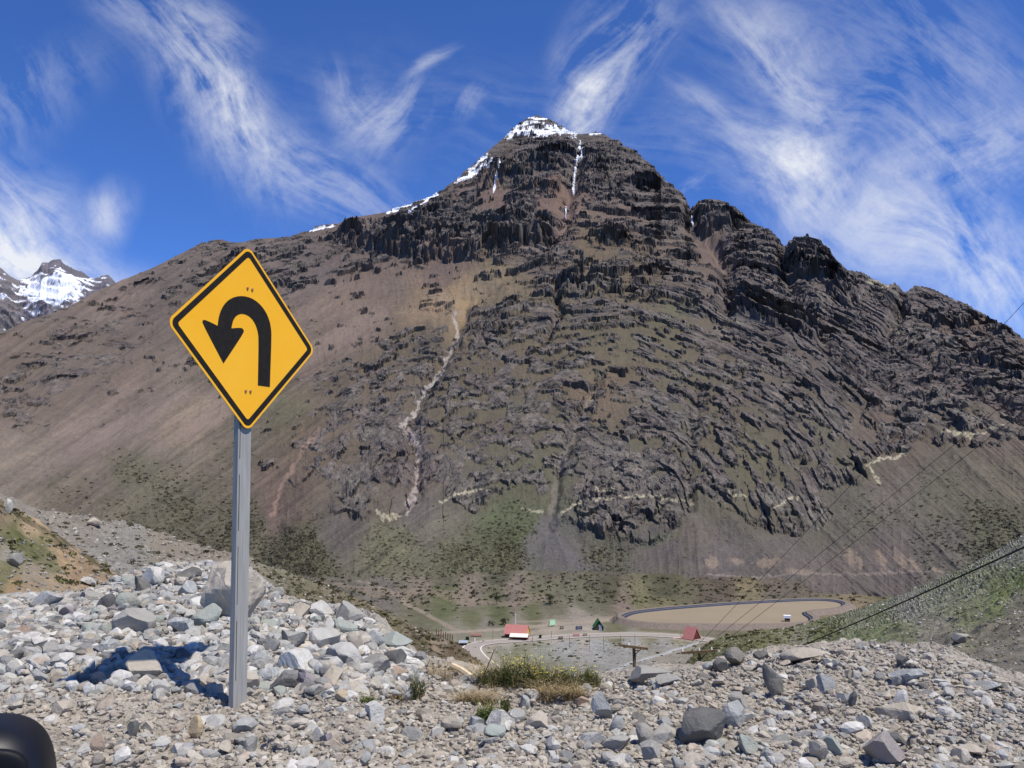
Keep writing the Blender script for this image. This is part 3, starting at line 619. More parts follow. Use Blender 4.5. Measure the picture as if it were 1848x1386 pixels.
g = mesh_obj('ground', np.stack([fx, fy, fz], -1).reshape(-1, 3), grid_faces(*fz.shape, flip=True), mat_dirt, cols=fc.reshape(-1, 3))
tag(g, 'bank of dry crumbly beige dirt and broken stone in front of the camera', 'ground', kind='structure')

mat_hill, t_ = new_mat('hillside soil'); att = t_('Attribute', attribute_name='Col'); gp = t_('NewGeometry').outputs[0]
finish(t_, t_.mix(1.0, att.outputs[0], t_.ramp(t_.noise(gp, 3.5, 6, .7), [(.3, .72), (.7, 1.25)]), 'MULTIPLY'), .97, t_.noise(gp, 5, 8, .75), .8, .10)

def hill(name, label, u0, u1, na, crest, A, mid, P, sc, relief, midk=.45):
    cols = {}
    for u, (v, rc) in crest.items():
        zc = azel(u, v)[1] * rc; ra, va = A; rm = mid
        cols[u] = [(ra * .95, None, azel(u, max(va, v + 40))[1] * ra - 6), (ra, max(va, v + 40), 0), (rm, v + (max(va, v + 30) - v) * midk, 0), (rc, v, 0), (rc * 1.10, None, zc - rc * .045), (rc * 1.5, None, zc - rc * .30), (rc * 2.2, None, min(zc - rc * .6, -60))]
    ts = np.concatenate([np.linspace(0, 1, 5)[:-1], np.linspace(1, 3, 330), np.linspace(3, 4, 30)[1:], np.linspace(4, 6, 30)[1:]])
    a, r, Z = fan(u0, u1, na, cols, ts, 8)
    x = (r * np.sin(a)).astype(np.float32); y = (r * np.cos(a)).astype(np.float32); U_, V_ = px(x, y, Z)
    Z = Z + relief(x, y, U_, V_, r)
    c = idw(U_ + fbm(U_ / 30, V_ / 20, 4, sc) * 16, V_ + fbm(U_ / 30, V_ / 20, 4, sc + 1) * 10, P, 25.)
    colr = alb(c[..., :3] * .90 + c[..., :3].mean(-1, keepdims=True) * .11) * np.array([1.02, .99, .94]) * (1 + .25 * fbm(x / 3, y / 3, 4, sc + 3))[..., None]
    return a, r, Z, x, y, U_, V_, colr, c
def stones_relief(x, y, s):
    a1, a2, ai = worley(x / s, y / s, 531); b1, b2, bi = worley(x / (s * .4), y / (s * .4), 533)
    return sstep(0, .5, a2 - a1) * np.clip(ai - .5, 0, 1) * s * .5 + sstep(0, .5, b2 - b1) * np.clip(bi - .4, 0, 1) * s * .2

# ---------------- rocky ridge running down on the left
LC2 = {-400: (760, 85), 0: (893, 95), 60: (913, 97), 130: (925, 100), 200: (945, 105), 300: (968, 112), 400: (998, 120), 450: (1012, 125), 520: (1034, 135), 600: (1066, 150), 680: (1098, 165), 740: (1128, 180), 790: (1155, 195), 830: (1176, 205), 870: (1207, 215), 930: (1260, 225), 1100: (1330, 235)}
P2c = [(150, 940, 150, 142, 130), (300, 985, 152, 142, 126), (300, 1030, 148, 140, 124), (230, 1000, 150, 146, 136), (420, 1010, 146, 136, 122), (480, 1060, 140, 134, 112), (560, 1070, 128, 122, 96), (640, 1110, 128, 120, 92),
       (700, 1140, 120, 112, 84), (760, 1160, 112, 102, 78), (820, 1180, 112, 98, 76), (660, 1090, 142, 130, 108), (770, 1140, 150, 132, 112), (800, 1160, 158, 142, 122), (600, 1060, 134, 124, 102), (240, 1020, 148, 146, 138)]
aL, rL, ZL, xL, yL, uL, vL, cL, _ = hill('l', '', -420, 1080, 620, LC2, (12, 1200), 44, P2c, 541,
    lambda x, y, u, v, r: (stones_relief(x, y, 1.6) + fbm(x / 14, y / 14, 4, 545) * 1.6 + fbm(x / 1.2, y / 1.2, 3, 546) * .22) * sstep(18, 60, r))
shL = sstep(.28, .42, fbm(xL / 2.6, yL / 2.6, 4, 551, .6) + .35 * fbm(xL / 20, yL / 20, 2, 552) + .16 * sstep(400, 700, uL) + .10 * sstep(200, 420, uL) - .05)
cL = lc(cL, np.broadcast_to(alb((84, 80, 52)), cL.shape), shL * .9)
spL = sstep(.3, .5, fbm(xL / .9, yL / .9, 3, 553, .7)) * (1 - shL); cL = lc(cL, np.broadcast_to(alb((196, 188, 170)), cL.shape), spL * .6)
hillL = Sheet(aL, rL, ZL)
o = mesh_obj('hillside', np.stack([xL, yL, ZL], -1).reshape(-1, 3), grid_faces(*ZL.shape, flip=True), mat_hill, cols=np.clip(cL, 0, 1).reshape(-1, 3))
tag(o, 'stony scrub dotted ridge descending from the left towards the valley road', 'hillside', kind='structure')
# ---------------- nearer sandy slope on the far left
LC1 = {-400: (640, 26), -150: (800, 31), 0: (900, 34), 60: (940, 35), 120: (982, 36), 180: (1018, 37), 240: (1056, 38), 300: (1098, 38), 400: (1170, 38), 560: (1290, 38)}
P1c = [(0, 925, 150, 132, 104), (60, 950, 200, 172, 136), (130, 1000, 202, 174, 140), (200, 1045, 200, 174, 140), (225, 1065, 194, 168, 136), (30, 975, 108, 112, 66), (60, 1000, 112, 116, 70), (90, 1020, 130, 128, 92), (110, 1010, 190, 160, 122),
       (150, 1040, 178, 150, 116), (20, 1000, 172, 164, 150), (60, 1040, 172, 158, 136), (100, 1060, 186, 164, 134), (140, 1075, 190, 166, 134), (10, 1040, 130, 128, 90), (20, 1060, 180, 150, 112), (50, 1075, 176, 148, 112), (-100, 950, 150, 140, 110)]
a1, r1, Z1, x1, y1, U1, V1, c1, _ = hill('s', '', -420, 540, 420, LC1, (9, 1200), 20, P1c, 561,
    lambda x, y, u, v, r: (stones_relief(x, y, .45) * .6 + fbm(x / 4, y / 4, 4, 565) * .45 + fbm(x / .4, y / .4, 3, 566) * .06) * sstep(11, 20, r), .5)
dd, pp, _ = polydist(U1, V1, [(-60, 870), (0, 902), (60, 944), (120, 988), (200, 1040)]); c1 = lc(c1, np.broadcast_to(alb((92, 88, 58)), c1.shape), np.exp(-((dd - 4) / 9) ** 2) * sstep(-.25, .1, fbm(x1 / 1.5, y1 / 1.5, 3, 567)) * .9)
hillS = Sheet(a1, r1, Z1)
o = mesh_obj('hillside', np.stack([x1, y1, Z1], -1).reshape(-1, 3), grid_faces(*Z1.shape, flip=True), mat_hill, cols=np.clip(c1, 0, 1).reshape(-1, 3))
tag(o, 'nearer slope with a bare orange sand strip at the left edge', 'hillside', kind='structure')
# ---------------- scree slope on the right
RC = {1050: (1330, 165), 1180: (1250, 165), 1240: (1192, 168), 1270: (1164, 175), 1300: (1149, 180), 1350: (1141, 180), 1420: (1133, 172), 1480: (1119, 160), 1530: (1104, 145), 1580: (1090, 128), 1640: (1068, 108), 1700: (1044, 95), 1760: (1018, 85), 1848: (974, 75), 2100: (840, 60), 2400: (680, 50)}
PRc = [(1280, 1170, 118, 118, 78), (1340, 1160, 116, 116, 76), (1400, 1150, 128, 126, 86), (1440, 1165, 142, 140, 112), (1480, 1140, 124, 128, 86), (1560, 1120, 136, 138, 110), (1560, 1150, 128, 136, 96), (1620, 1150, 134, 138, 104), (1640, 1110, 150, 148, 136),
       (1700, 1090, 142, 144, 120), (1760, 1060, 142, 144, 116), (1800, 1080, 122, 132, 84), (1848, 1050, 118, 130, 78), (1740, 1110, 132, 136, 102), (1700, 1150, 142, 136, 122), (1800, 1180, 142, 134, 120), (1848, 1150, 140, 134, 118), (1780, 1220, 138, 130, 114),
       (1840, 1010, 140, 144, 122), (1820, 990, 148, 146, 130), (1840, 1100, 138, 134, 116), (1590, 1140, 122, 134, 88)]
a3, r3, Z3, x3, y3, U3, V3, c3, _ = hill('r', '', 1040, 2330, 640, RC, (9.5, 1290), 27, PRc, 571,
    lambda x, y, u, v, r: (stones_relief(x, y, .9) * .8 + fbm(x / 6, y / 6, 4, 575) * .5 + fbm(x / .6, y / .6, 3, 576) * .10) * sstep(10, 25, r))
stk = fbm((U3 * .42 + V3 * .9) / 9, (U3 * .9 - V3 * .42) / 60, 4, 577, .6)
c3 = c3 * (1 + .25 * stk)[..., None]
sp3 = sstep(.32, .5, fbm(x3 / .8, y3 / .8, 3, 578, .7) + .10 * np.exp(-((V3 - (1080 - (U3 - 1600) * .45)) / 14) ** 2)); c3 = lc(c3, np.broadcast_to(alb((188, 184, 172)), c3.shape), sp3 * .55)
dk3 = sstep(.4, .55, fbm(x3 / 1.8, y3 / 1.8, 4, 579, .6)) * sstep(1500, 1300, U3) ; c3 = lc(c3, np.broadcast_to(alb((82, 82, 50)), c3.shape), dk3 * .8)
hillR = Sheet(a3, r3, Z3)
o = mesh_obj('hillside', np.stack([x3, y3, Z3], -1).reshape(-1, 3), grid_faces(*Z3.shape, flip=True), mat_hill, cols=np.clip(c3, 0, 1).reshape(-1, 3))
tag(o, 'greenish grey scree slope rising at the right side under the black cable', 'hillside', kind='structure')

# ---------------- valley floor
FLOOR = -45.0
av = np.linspace(azel(250, 1050)[0], azel(2300, 1050)[0], 900); rv = np.exp(np.linspace(math.log(118), math.log(560), 560))[:, None]
xv = (rv * np.sin(av)).astype(np.float32); yv = (rv * np.cos(av)).astype(np.float32); UV_, VV_ = px(xv, yv, np.full(xv.shape, FLOOR))
ter = sstep(1094, 1076, VV_ + fbm(xv / 22, yv / 22, 3, 601) * 9) * (1 - sstep(1125, 1180, UV_)) * 4.0 + sstep(1072, 1060, VV_ + fbm(xv / 22, yv / 22, 3, 601) * 4) * sstep(1125, 1180, UV_) * 3.2
mound = 2.2 * np.exp(-(((UV_ - 1040) / 90) ** 2 + ((VV_ - 1086) / 16) ** 2))
Zv = FLOOR + ter + mound + fbm(xv / 18, yv / 18, 4, 603) * .5 + fbm(xv / 3, yv / 3, 3, 605) * .12 + sstep(.2, 2, ter) * ridged(xv / 12, yv / 12, 4, 607) * 1.7
VC = [(560, 1040, 118, 106, 88), (620, 1080, 122, 114, 96), (680, 1085, 128, 118, 104), (760, 1105, 124, 120, 84), (800, 1095, 112, 116, 72), (850, 1115, 122, 122, 80), (900, 1110, 108, 112, 66), (960, 1112, 116, 116, 74), (1000, 1105, 128, 120, 92), (760, 1078, 146, 130, 110), (850, 1080, 150, 132, 112), (930, 1085, 150, 132, 112),
      (1000, 1085, 128, 122, 92), (1060, 1090, 120, 114, 86), (1100, 1075, 100, 94, 68), (1130, 1102, 150, 128, 110), (1200, 1072, 96, 92, 66), (1300, 1070, 112, 98, 78), (1400, 1070, 124, 110, 90), (1200, 1088, 142, 132, 88), (1350, 1080, 146, 130, 92), (1560, 1090, 150, 132, 96), (1600, 1080, 122, 116, 74), (1640, 1075, 104, 102, 62), (1150, 1092, 132, 126, 84),
      (830, 1135, 150, 142, 116), (880, 1128, 150, 140, 118), (940, 1130, 160, 148, 126), (1000, 1128, 178, 162, 140), (1050, 1122, 176, 160, 140), (1000, 1140, 184, 170, 148), (1060, 1142, 186, 172, 150), (880, 1145, 158, 150, 122), (920, 1160, 165, 158, 138), (1110, 1140, 128, 124, 84), (1170, 1142, 138, 130, 92), (1220, 1142, 142, 132, 96),
      (880, 1170, 146, 142, 112), (930, 1175, 136, 132, 98), (980, 1180, 148, 146, 122), (1020, 1170, 156, 154, 144), (1080, 1165, 160, 158, 150), (1140, 1160, 166, 162, 152), (1200, 1165, 156, 152, 138), (1100, 1190, 152, 148, 136), (1200, 1185, 152, 140, 120), (1000, 1210, 140, 136, 116), (1160, 1210, 158, 152, 138), (860, 1190, 150, 145, 122), (700, 1150, 150, 140, 120),
      (1700, 1060, 108, 98, 84), (1800, 1080, 110, 102, 80), (1000, 1055, 118, 108, 88), (1100, 1045, 112, 104, 84), (900, 1060, 104, 100, 76), (800, 1060, 116, 108, 84)]
cv = idw(UV_ + fbm(xv / 9, yv / 9, 4, 611) * 12, VV_ + fbm(xv / 9, yv / 9, 4, 612) * 5, VC, 16.)
cvc = alb(cv[..., :3] * .78 + cv[..., :3].mean(-1, keepdims=True) * .20) * (1 + .34 * fbm(xv / 2.4, yv / 2.4, 4, 615, .62) + .30 * fbm(xv / 9, yv / 9, 4, 616, .6))[..., None]
def vband(pts, w, color, amt=.9, rag=.3):
    global cvc
    q = np.array([on_plane(u, v, FLOOR)[:2] for u, v in pts]); dd, pp, _ = polydist(xv + fbm(xv / 5, yv / 5, 3, 617) * rag, yv + fbm(xv / 5, yv / 5, 3, 618) * rag, q)
    cvc = lc(cvc, np.broadcast_to(alb(color), cvc.shape), sstep(w * 1.25, w * .8, dd) * amt)
    return dd
scrub = sstep(.30, .42, fbm(xv / 3.2, yv / 3.2, 4, 621, .62) + .3 * fbm(xv / 25, yv / 25, 2, 623)) * (VV_ < 1112) * 1.0
cvc = lc(cvc, np.broadcast_to(alb((78, 76, 50)), cvc.shape), scrub * .8 * (1 - sstep(1094, 1104, VV_) * .4))
cvc = cvc * (1 + .22 * sstep(1146, 1158, VV_))[..., None]
peb = sstep(.42, .6, fbm(xv / .9, yv / .9, 3, 625, .7)) * (VV_ > 1150); cvc = lc(cvc, np.broadcast_to(alb((196, 192, 182)), cvc.shape), peb * .6)
drk = sstep(.42, .55, fbm(xv / 1.6, yv / 1.6, 4, 627, .7)) * (VV_ > 1156); cvc = lc(cvc, np.broadcast_to(alb((96, 92, 70)), cvc.shape), drk * .6)
vband([(1262, 1160), (1180, 1185), (1140, 1195), (1100, 1215)], .8, (205, 205, 200), .8, .8)     # shallow stream bed
vband([(560, 1072), (700, 1084), (800, 1086), (900, 1092), (980, 1090)], 4, (150, 134, 116), .6, 1.5)
vband([(640, 1070), (720, 1085), (770, 1108), (820, 1136), (850, 1142)], 1.2, (168, 152, 132), .8, .4)
vband([(800, 1142), (900, 1136), (1000, 1128), (1100, 1117), (1150, 1110)], 2.6, (184, 168, 146), .8, .6)
vband([(940, 1122), (1040, 1118), (1110, 1112)], 2.0, (176, 160, 140), .6, .6)
vband([(1040, 1132), (1010, 1136), (960, 1142)], 3.0, (190, 174, 152), .6, 1)
# paved valley road, built as its own sheet with pale edges
ROADS = [[(905, 1216), (880, 1202), (862, 1188), (852, 1176), (850, 1168), (858, 1163), (880, 1159), (920, 1157), (980, 1152), (1060, 1147), (1140, 1145), (1200, 1147), (1245, 1151), (1300, 1158)]]
def resample(q, st):
    q = np.array(q); d = np.r_[0, np.cumsum(np.hypot(*np.diff(q, axis=0).T))]; m = max(2, int(d[-1] / st)); tt_ = np.linspace(0, d[-1], m)
    q = np.c_[np.interp(tt_, d, q[:, 0]), np.interp(tt_, d, q[:, 1])]
    for _ in range(6): q[1:-1] = (q[:-2] + 2 * q[1:-1] + q[2:]) / 4
    return q
def normals(q):
    g_ = np.gradient(q, axis=0); g_ /= np.hypot(g_[:, 0], g_[:, 1])[:, None] + 1e-9; return np.c_[-g_[:, 1], g_[:, 0]]
road_q = resample([on_plane(u, v, FLOOR)[:2] for u, v in ROADS[0]], 1.5); nq = normals(road_q)
ddr, _, _ = polydist(xv, yv, road_q[::3])
kk = sstep(7.5, 4.2, ddr); Zv = Zv * (1 - kk) + (FLOOR - .05) * kk
cvc = lc(cvc, np.broadcast_to(alb((186, 174, 154)), cvc.shape), sstep(6.5, 4.5, ddr) * .8)
# the reservoir pad is levelled too
RES = [(1128, 1115), (1136, 1110), (1150, 1106.5), (1200, 1101), (1260, 1096), (1320, 1091.5), (1400, 1087), (1450, 1084.5), (1490, 1084), (1512, 1086.5), (1522, 1091), (1515, 1096.5), (1495, 1100), (1470, 1102), (1446, 1104), (1448, 1110), (1463, 1117), (1458, 1123), (1440, 1126.5), (1400, 1127.5), (1350, 1128), (1250, 1127.5), (1180, 1126), (1140, 1121.5)]
RIM, WAT = FLOOR + 1.25, FLOOR + .55
res_q = np.array([on_plane(u, v, WAT)[:2] for u, v in RES])
res_q = resample(np.r_[res_q, res_q[:1]], 2.0)[:-1]
inr = inpoly(xv, yv, res_q); dres, _, _ = polydist(xv, yv, np.r_[res_q[::2], res_q[:1]]); kk = np.maximum(inr, sstep(14, 7, dres)); Zv = Zv * (1 - kk) + (FLOOR - .3) * kk
valley = Sheet(av, np.broadcast_to(rv, xv.shape), Zv)
mat_val, t_ = new_mat('valley gravel and scrub'); att = t_('Attribute', attribute_name='Col'); gp = t_('NewGeometry').outputs[0]
finish(t_, t_.mix(1.0, att.outputs[0], t_.ramp(t_.noise(gp, 1.6, 6, .75), [(.3, .62), (.7, 1.3)]), 'MULTIPLY'), .97, t_.noise(gp, 2.5, 7, .75), .9, .35)
o = mesh_obj('valley_floor', np.stack([xv, yv, Zv], -1).reshape(-1, 3), grid_faces(*Zv.shape, flip=True), mat_val, cols=np.clip(cvc, 0, 1).reshape(-1, 3))
tag(o, 'flat gravel and scrub valley floor below the mountain', 'valley', kind='structure')
def ribbon(name, q, nn_, offs, zs, mat, parent=None, closed=False):
    rows = np.stack([np.c_[q + nn_ * o_, np.broadcast_to(z_, (len(q),))] for o_, z_ in zip(offs, zs)], 0)
    if closed: rows = np.concatenate([rows, rows[:, :1]], 1)
    return mesh_obj(name, rows.reshape(-1, 3), grid_faces(rows.shape[0], rows.shape[1]), mat, parent, smooth=False)
mat_road, t_ = new_mat('worn asphalt'); gp = t_('NewGeometry').outputs[0]
finish(t_, t_.ramp(t_.noise(gp, 1.4, 6, .7), [(.3, L(138, 130, 120)), (.7, L(160, 150, 138))]), .9)
mat_line, t_ = new_mat('road edge line'); finish(t_, L(214, 208, 196), .8)
rd = ribbon('road', road_q, nq, (-2.9, 2.9), (FLOOR + .10, FLOOR + .10), mat_road); tag(rd, 'pale two lane valley road curving past the cabins', 'road', kind='structure')
e1 = ribbon('edge_line', road_q, nq, (-2.7, -2.35), (FLOOR + .115,) * 2, mat_line, rd); e2 = ribbon('edge_line', road_q, nq, (2.35, 2.7), (FLOOR + .115,) * 2, mat_line, rd)

# ---------------- reservoir
sgn = 1 if sum(res_q[i, 0] * res_q[(i + 1) % len(res_q), 1] - res_q[(i + 1) % len(res_q), 0] * res_q[i, 1] for i in range(len(res_q))) > 0 else -1
qn = np.r_[res_q[-3:], res_q, res_q[:3]]; nr_ = normals(qn)[3:-3] * -sgn          # outward
mat_bank, t_ = new_mat('embankment gravel'); gp = t_('NewGeometry').outputs[0]; finish(t_, t_.ramp(t_.noise(gp, 1.2, 6, .8), [(.3, L(104, 93, 84)), (.7, L(142, 128, 114))]), .95, t_.noise(gp, 2, 6, .7), .8, .3)
mat_liner, t_ = new_mat('dark blue liner'); gp = t_('NewGeometry').outputs[0]; finish(t_, t_.ramp(t_.noise(gp, .8, 4, .6), [(.3, L(44, 46, 54)), (.7, L(60, 62, 72))]), .55)
mat_strip, t_ = new_mat('pale liner lip'); finish(t_, L(110, 111, 120), .7)
bank = ribbon('embankment', res_q, nr_, (1.3, 3.4, 5.6), (RIM, RIM + .02, FLOOR - .5), mat_bank, closed=True)
tag(bank, 'low gravel embankment ringing the brown reservoir', 'embankment')
ribbon('liner', res_q, nr_, (-1.0, .55), (WAT - .5, RIM - .35), mat_liner, bank, True)
ribbon('liner_lip', res_q, nr_, (.55, .8), (RIM - .35, RIM - .28), mat_strip, bank, True)
ribbon('liner_top', res_q, nr_, (.8, 1.3), (RIM - .28, RIM), mat_liner, bank, True)
mat_wat, t_ = new_mat('silty brown water'); gp = t_('NewGeometry').outputs[0]
finish(t_, t_.ramp(t_.noise(gp, .06, 4, .6), [(.3, L(140, 126, 103)), (.7, L(148, 133, 109))]), .6, t_.noise(gp, 2.0, 3, .6), .15, .03)
import bmesh
bm = bmesh.new(); bm.faces.new([bm.verts.new((*p, WAT)) for p in (res_q - nr_ * .3)]); bmesh.ops.triangulate(bm, faces=bm.faces[:]); 
me = bpy.data.meshes.new('water'); bm.to_mesh(me); bm.free(); me.materials.append(mat_wat); water = bpy.data.objects.new('water', me); COL.objects.link(water)
tag(water, 'still muddy brown water filling the reservoir', 'reservoir', kind='structure')

# ================================================================ STONES
rng = np.random.default_rng(11)
def ico(sub):
    bm = bmesh.new(); bmesh.ops.create_icosphere(bm, subdivisions=sub, radius=1.0)
    v = np.array([x.co[:] for x in bm.verts]); f = np.array([[a.index for a in q.verts] for q in bm.faces]); bm.free(); return v, f
ICO = {k: ico(k) for k in (1, 2, 3, 4)}
def rock_shape(sub, cuts=13, rough=.03, deep=.62, seed=0, flat=1.0):
    """angular broken stone: a ball cut by random planes, then roughened"""
    rg = np.random.default_rng(seed); v, f = ICO[sub]; v = v.copy() * 1.15
    for _ in range(cuts):
        nrm = rg.normal(size=3); nrm[2] *= flat; nrm /= np.linalg.norm(nrm); h = rg.uniform(deep, .95)
        d = v @ nrm - h; v = v - np.outer(np.maximum(d, 0), nrm)
    if rough:
        q = v * 2.6 + rg.uniform(0, 50, 3)
        nz_ = fbm(q[:, 0] + q[:, 2] * .7, q[:, 1] - q[:, 2] * .6, 4, int(rg.integers(1000)))
        v = v * (1 + rough * 2.2 * nz_)[:, None]
    return v / np.abs(v).max(0), f
def rock_mat(name, a, b, vein=None):
    m, t = new_mat(name); tc = t('TexCoord').outputs['Object']; oi = t('ObjectInfo').outputs['Random']
    p = t('VectorMath', {0: tc, 1: t('CombineXYZ', {0: t.math('MULTIPLY', oi, 37.0), 1: t.math('MULTIPLY', oi, 91.0), 2: oi}).outputs[0]}, operation='ADD').outputs[0]
    c = t.ramp(t.noise(p, 5.0, 7, .68, .5), [(.25, tuple(alb(a))), (.5, tuple((alb(a) + alb(b)) / 2)), (.75, tuple(alb(b)))])
    c = t.mix(t.math('MULTIPLY', t.ramp(t.noise(p, 28, 4, .7), [(.55, 0.0), (.68, 1.0)]), .25), c, tuple(alb((96, 90, 84))))
    c = t.mix(t.math('MULTIPLY', t.ramp(t.noise(p, 2.2, 6, .7), [(.5, 0.0), (.62, 1.0)]), .45), c, tuple(alb((186, 174, 154))))   # dust
    if vein: c = t.mix(t.ramp(t.noise(p, 1.7, 5, .6, 1.2), [(.48, 0.0), (.50, 1.0), (.52, 0.0)]), c, tuple(alb(vein)))
    gp = t('NewGeometry').outputs[0]
    finish(t, c, .88, t.math('ADD', t.noise(gp, 38, 7, .7), t.math('MULTIPLY', t.noise(gp, 7, 4, .6), 1.5)), .7, .016); return m
RM = {'W': rock_mat('pale limestone', (226, 220, 206), (243, 239, 229)), 'G': rock_mat('mid grey stone', (160, 157, 148), (198, 193, 182)), 'B': rock_mat('blue grey stone', (166, 168, 165), (202, 202, 196), (220, 218, 210)),
      'D': rock_mat('dark slate stone', (98, 98, 96), (136, 133, 126)), 'T': rock_mat('sandy beige stone', (196, 182, 160), (220, 208, 188)), 'P': rock_mat('purple grey stone', (158, 148, 150), (186, 176, 174)),
      'R': rock_mat('reddish brown stone', (184, 156, 134), (204, 178, 154)), 'N': rock_mat('greenish grey stone', (162, 168, 156), (196, 200, 188)), 'O': rock_mat('ochre stone', (206, 180, 138), (220, 198, 160)), 'L': rock_mat('light grey stone', (192, 188, 178), (222, 218, 207))}
def place_rock(u, v, wpx, hpx, code, label, group=None, seed=0, sub=3, proto=None, flatk=1.0, yaw=None, roll=None):
    """v is where its foot meets the rubble"""
    p = ground_f.hit(u, v) or at_range(u, v, 8.0)
    d = math.hypot(p[0], p[1]) / math.cos(math.atan2(p[0], p[1])) ** .0
    ca_ = p[1] / math.hypot(p[0], p[1]); w = wpx * d / FPX / 2 * 1.03 * ca_; h = hpx * d / FPX / 2 * ca_
    rg = random.Random(seed * 31 + 7)
    if proto is None:
        vs, fs = rock_shape(sub, 9, .022, .42, seed + 50) if wpx < 100 else rock_shape(4, 26, .05, .74, 5)
        me = None
    dep = w * rg.uniform(.75, 1.05) if flatk == 1 else w * flatk
    if proto is None:
        o = mesh_obj('rock', vs * np.array([w, dep, h * 1.12]), fs, RM[code], smooth=False)
    else:
        o = proto.copy(); COL.objects.link(o); o.scale = (w, dep, h * 1.12)
    az_ = math.atan2(p[0], p[1])
    o.rotation_euler = (rg.uniform(-.12, .12), rg.uniform(-.16, .16) if roll is None else roll, -az_ + (rg.uniform(-.5, .5) if yaw is None else yaw))
    o.location = (p[0] + math.sin(az_) * dep * .6, p[1] + math.cos(az_) * dep * .6, p[2] + h * .66)
    tag(o, label, 'rock', group); return o
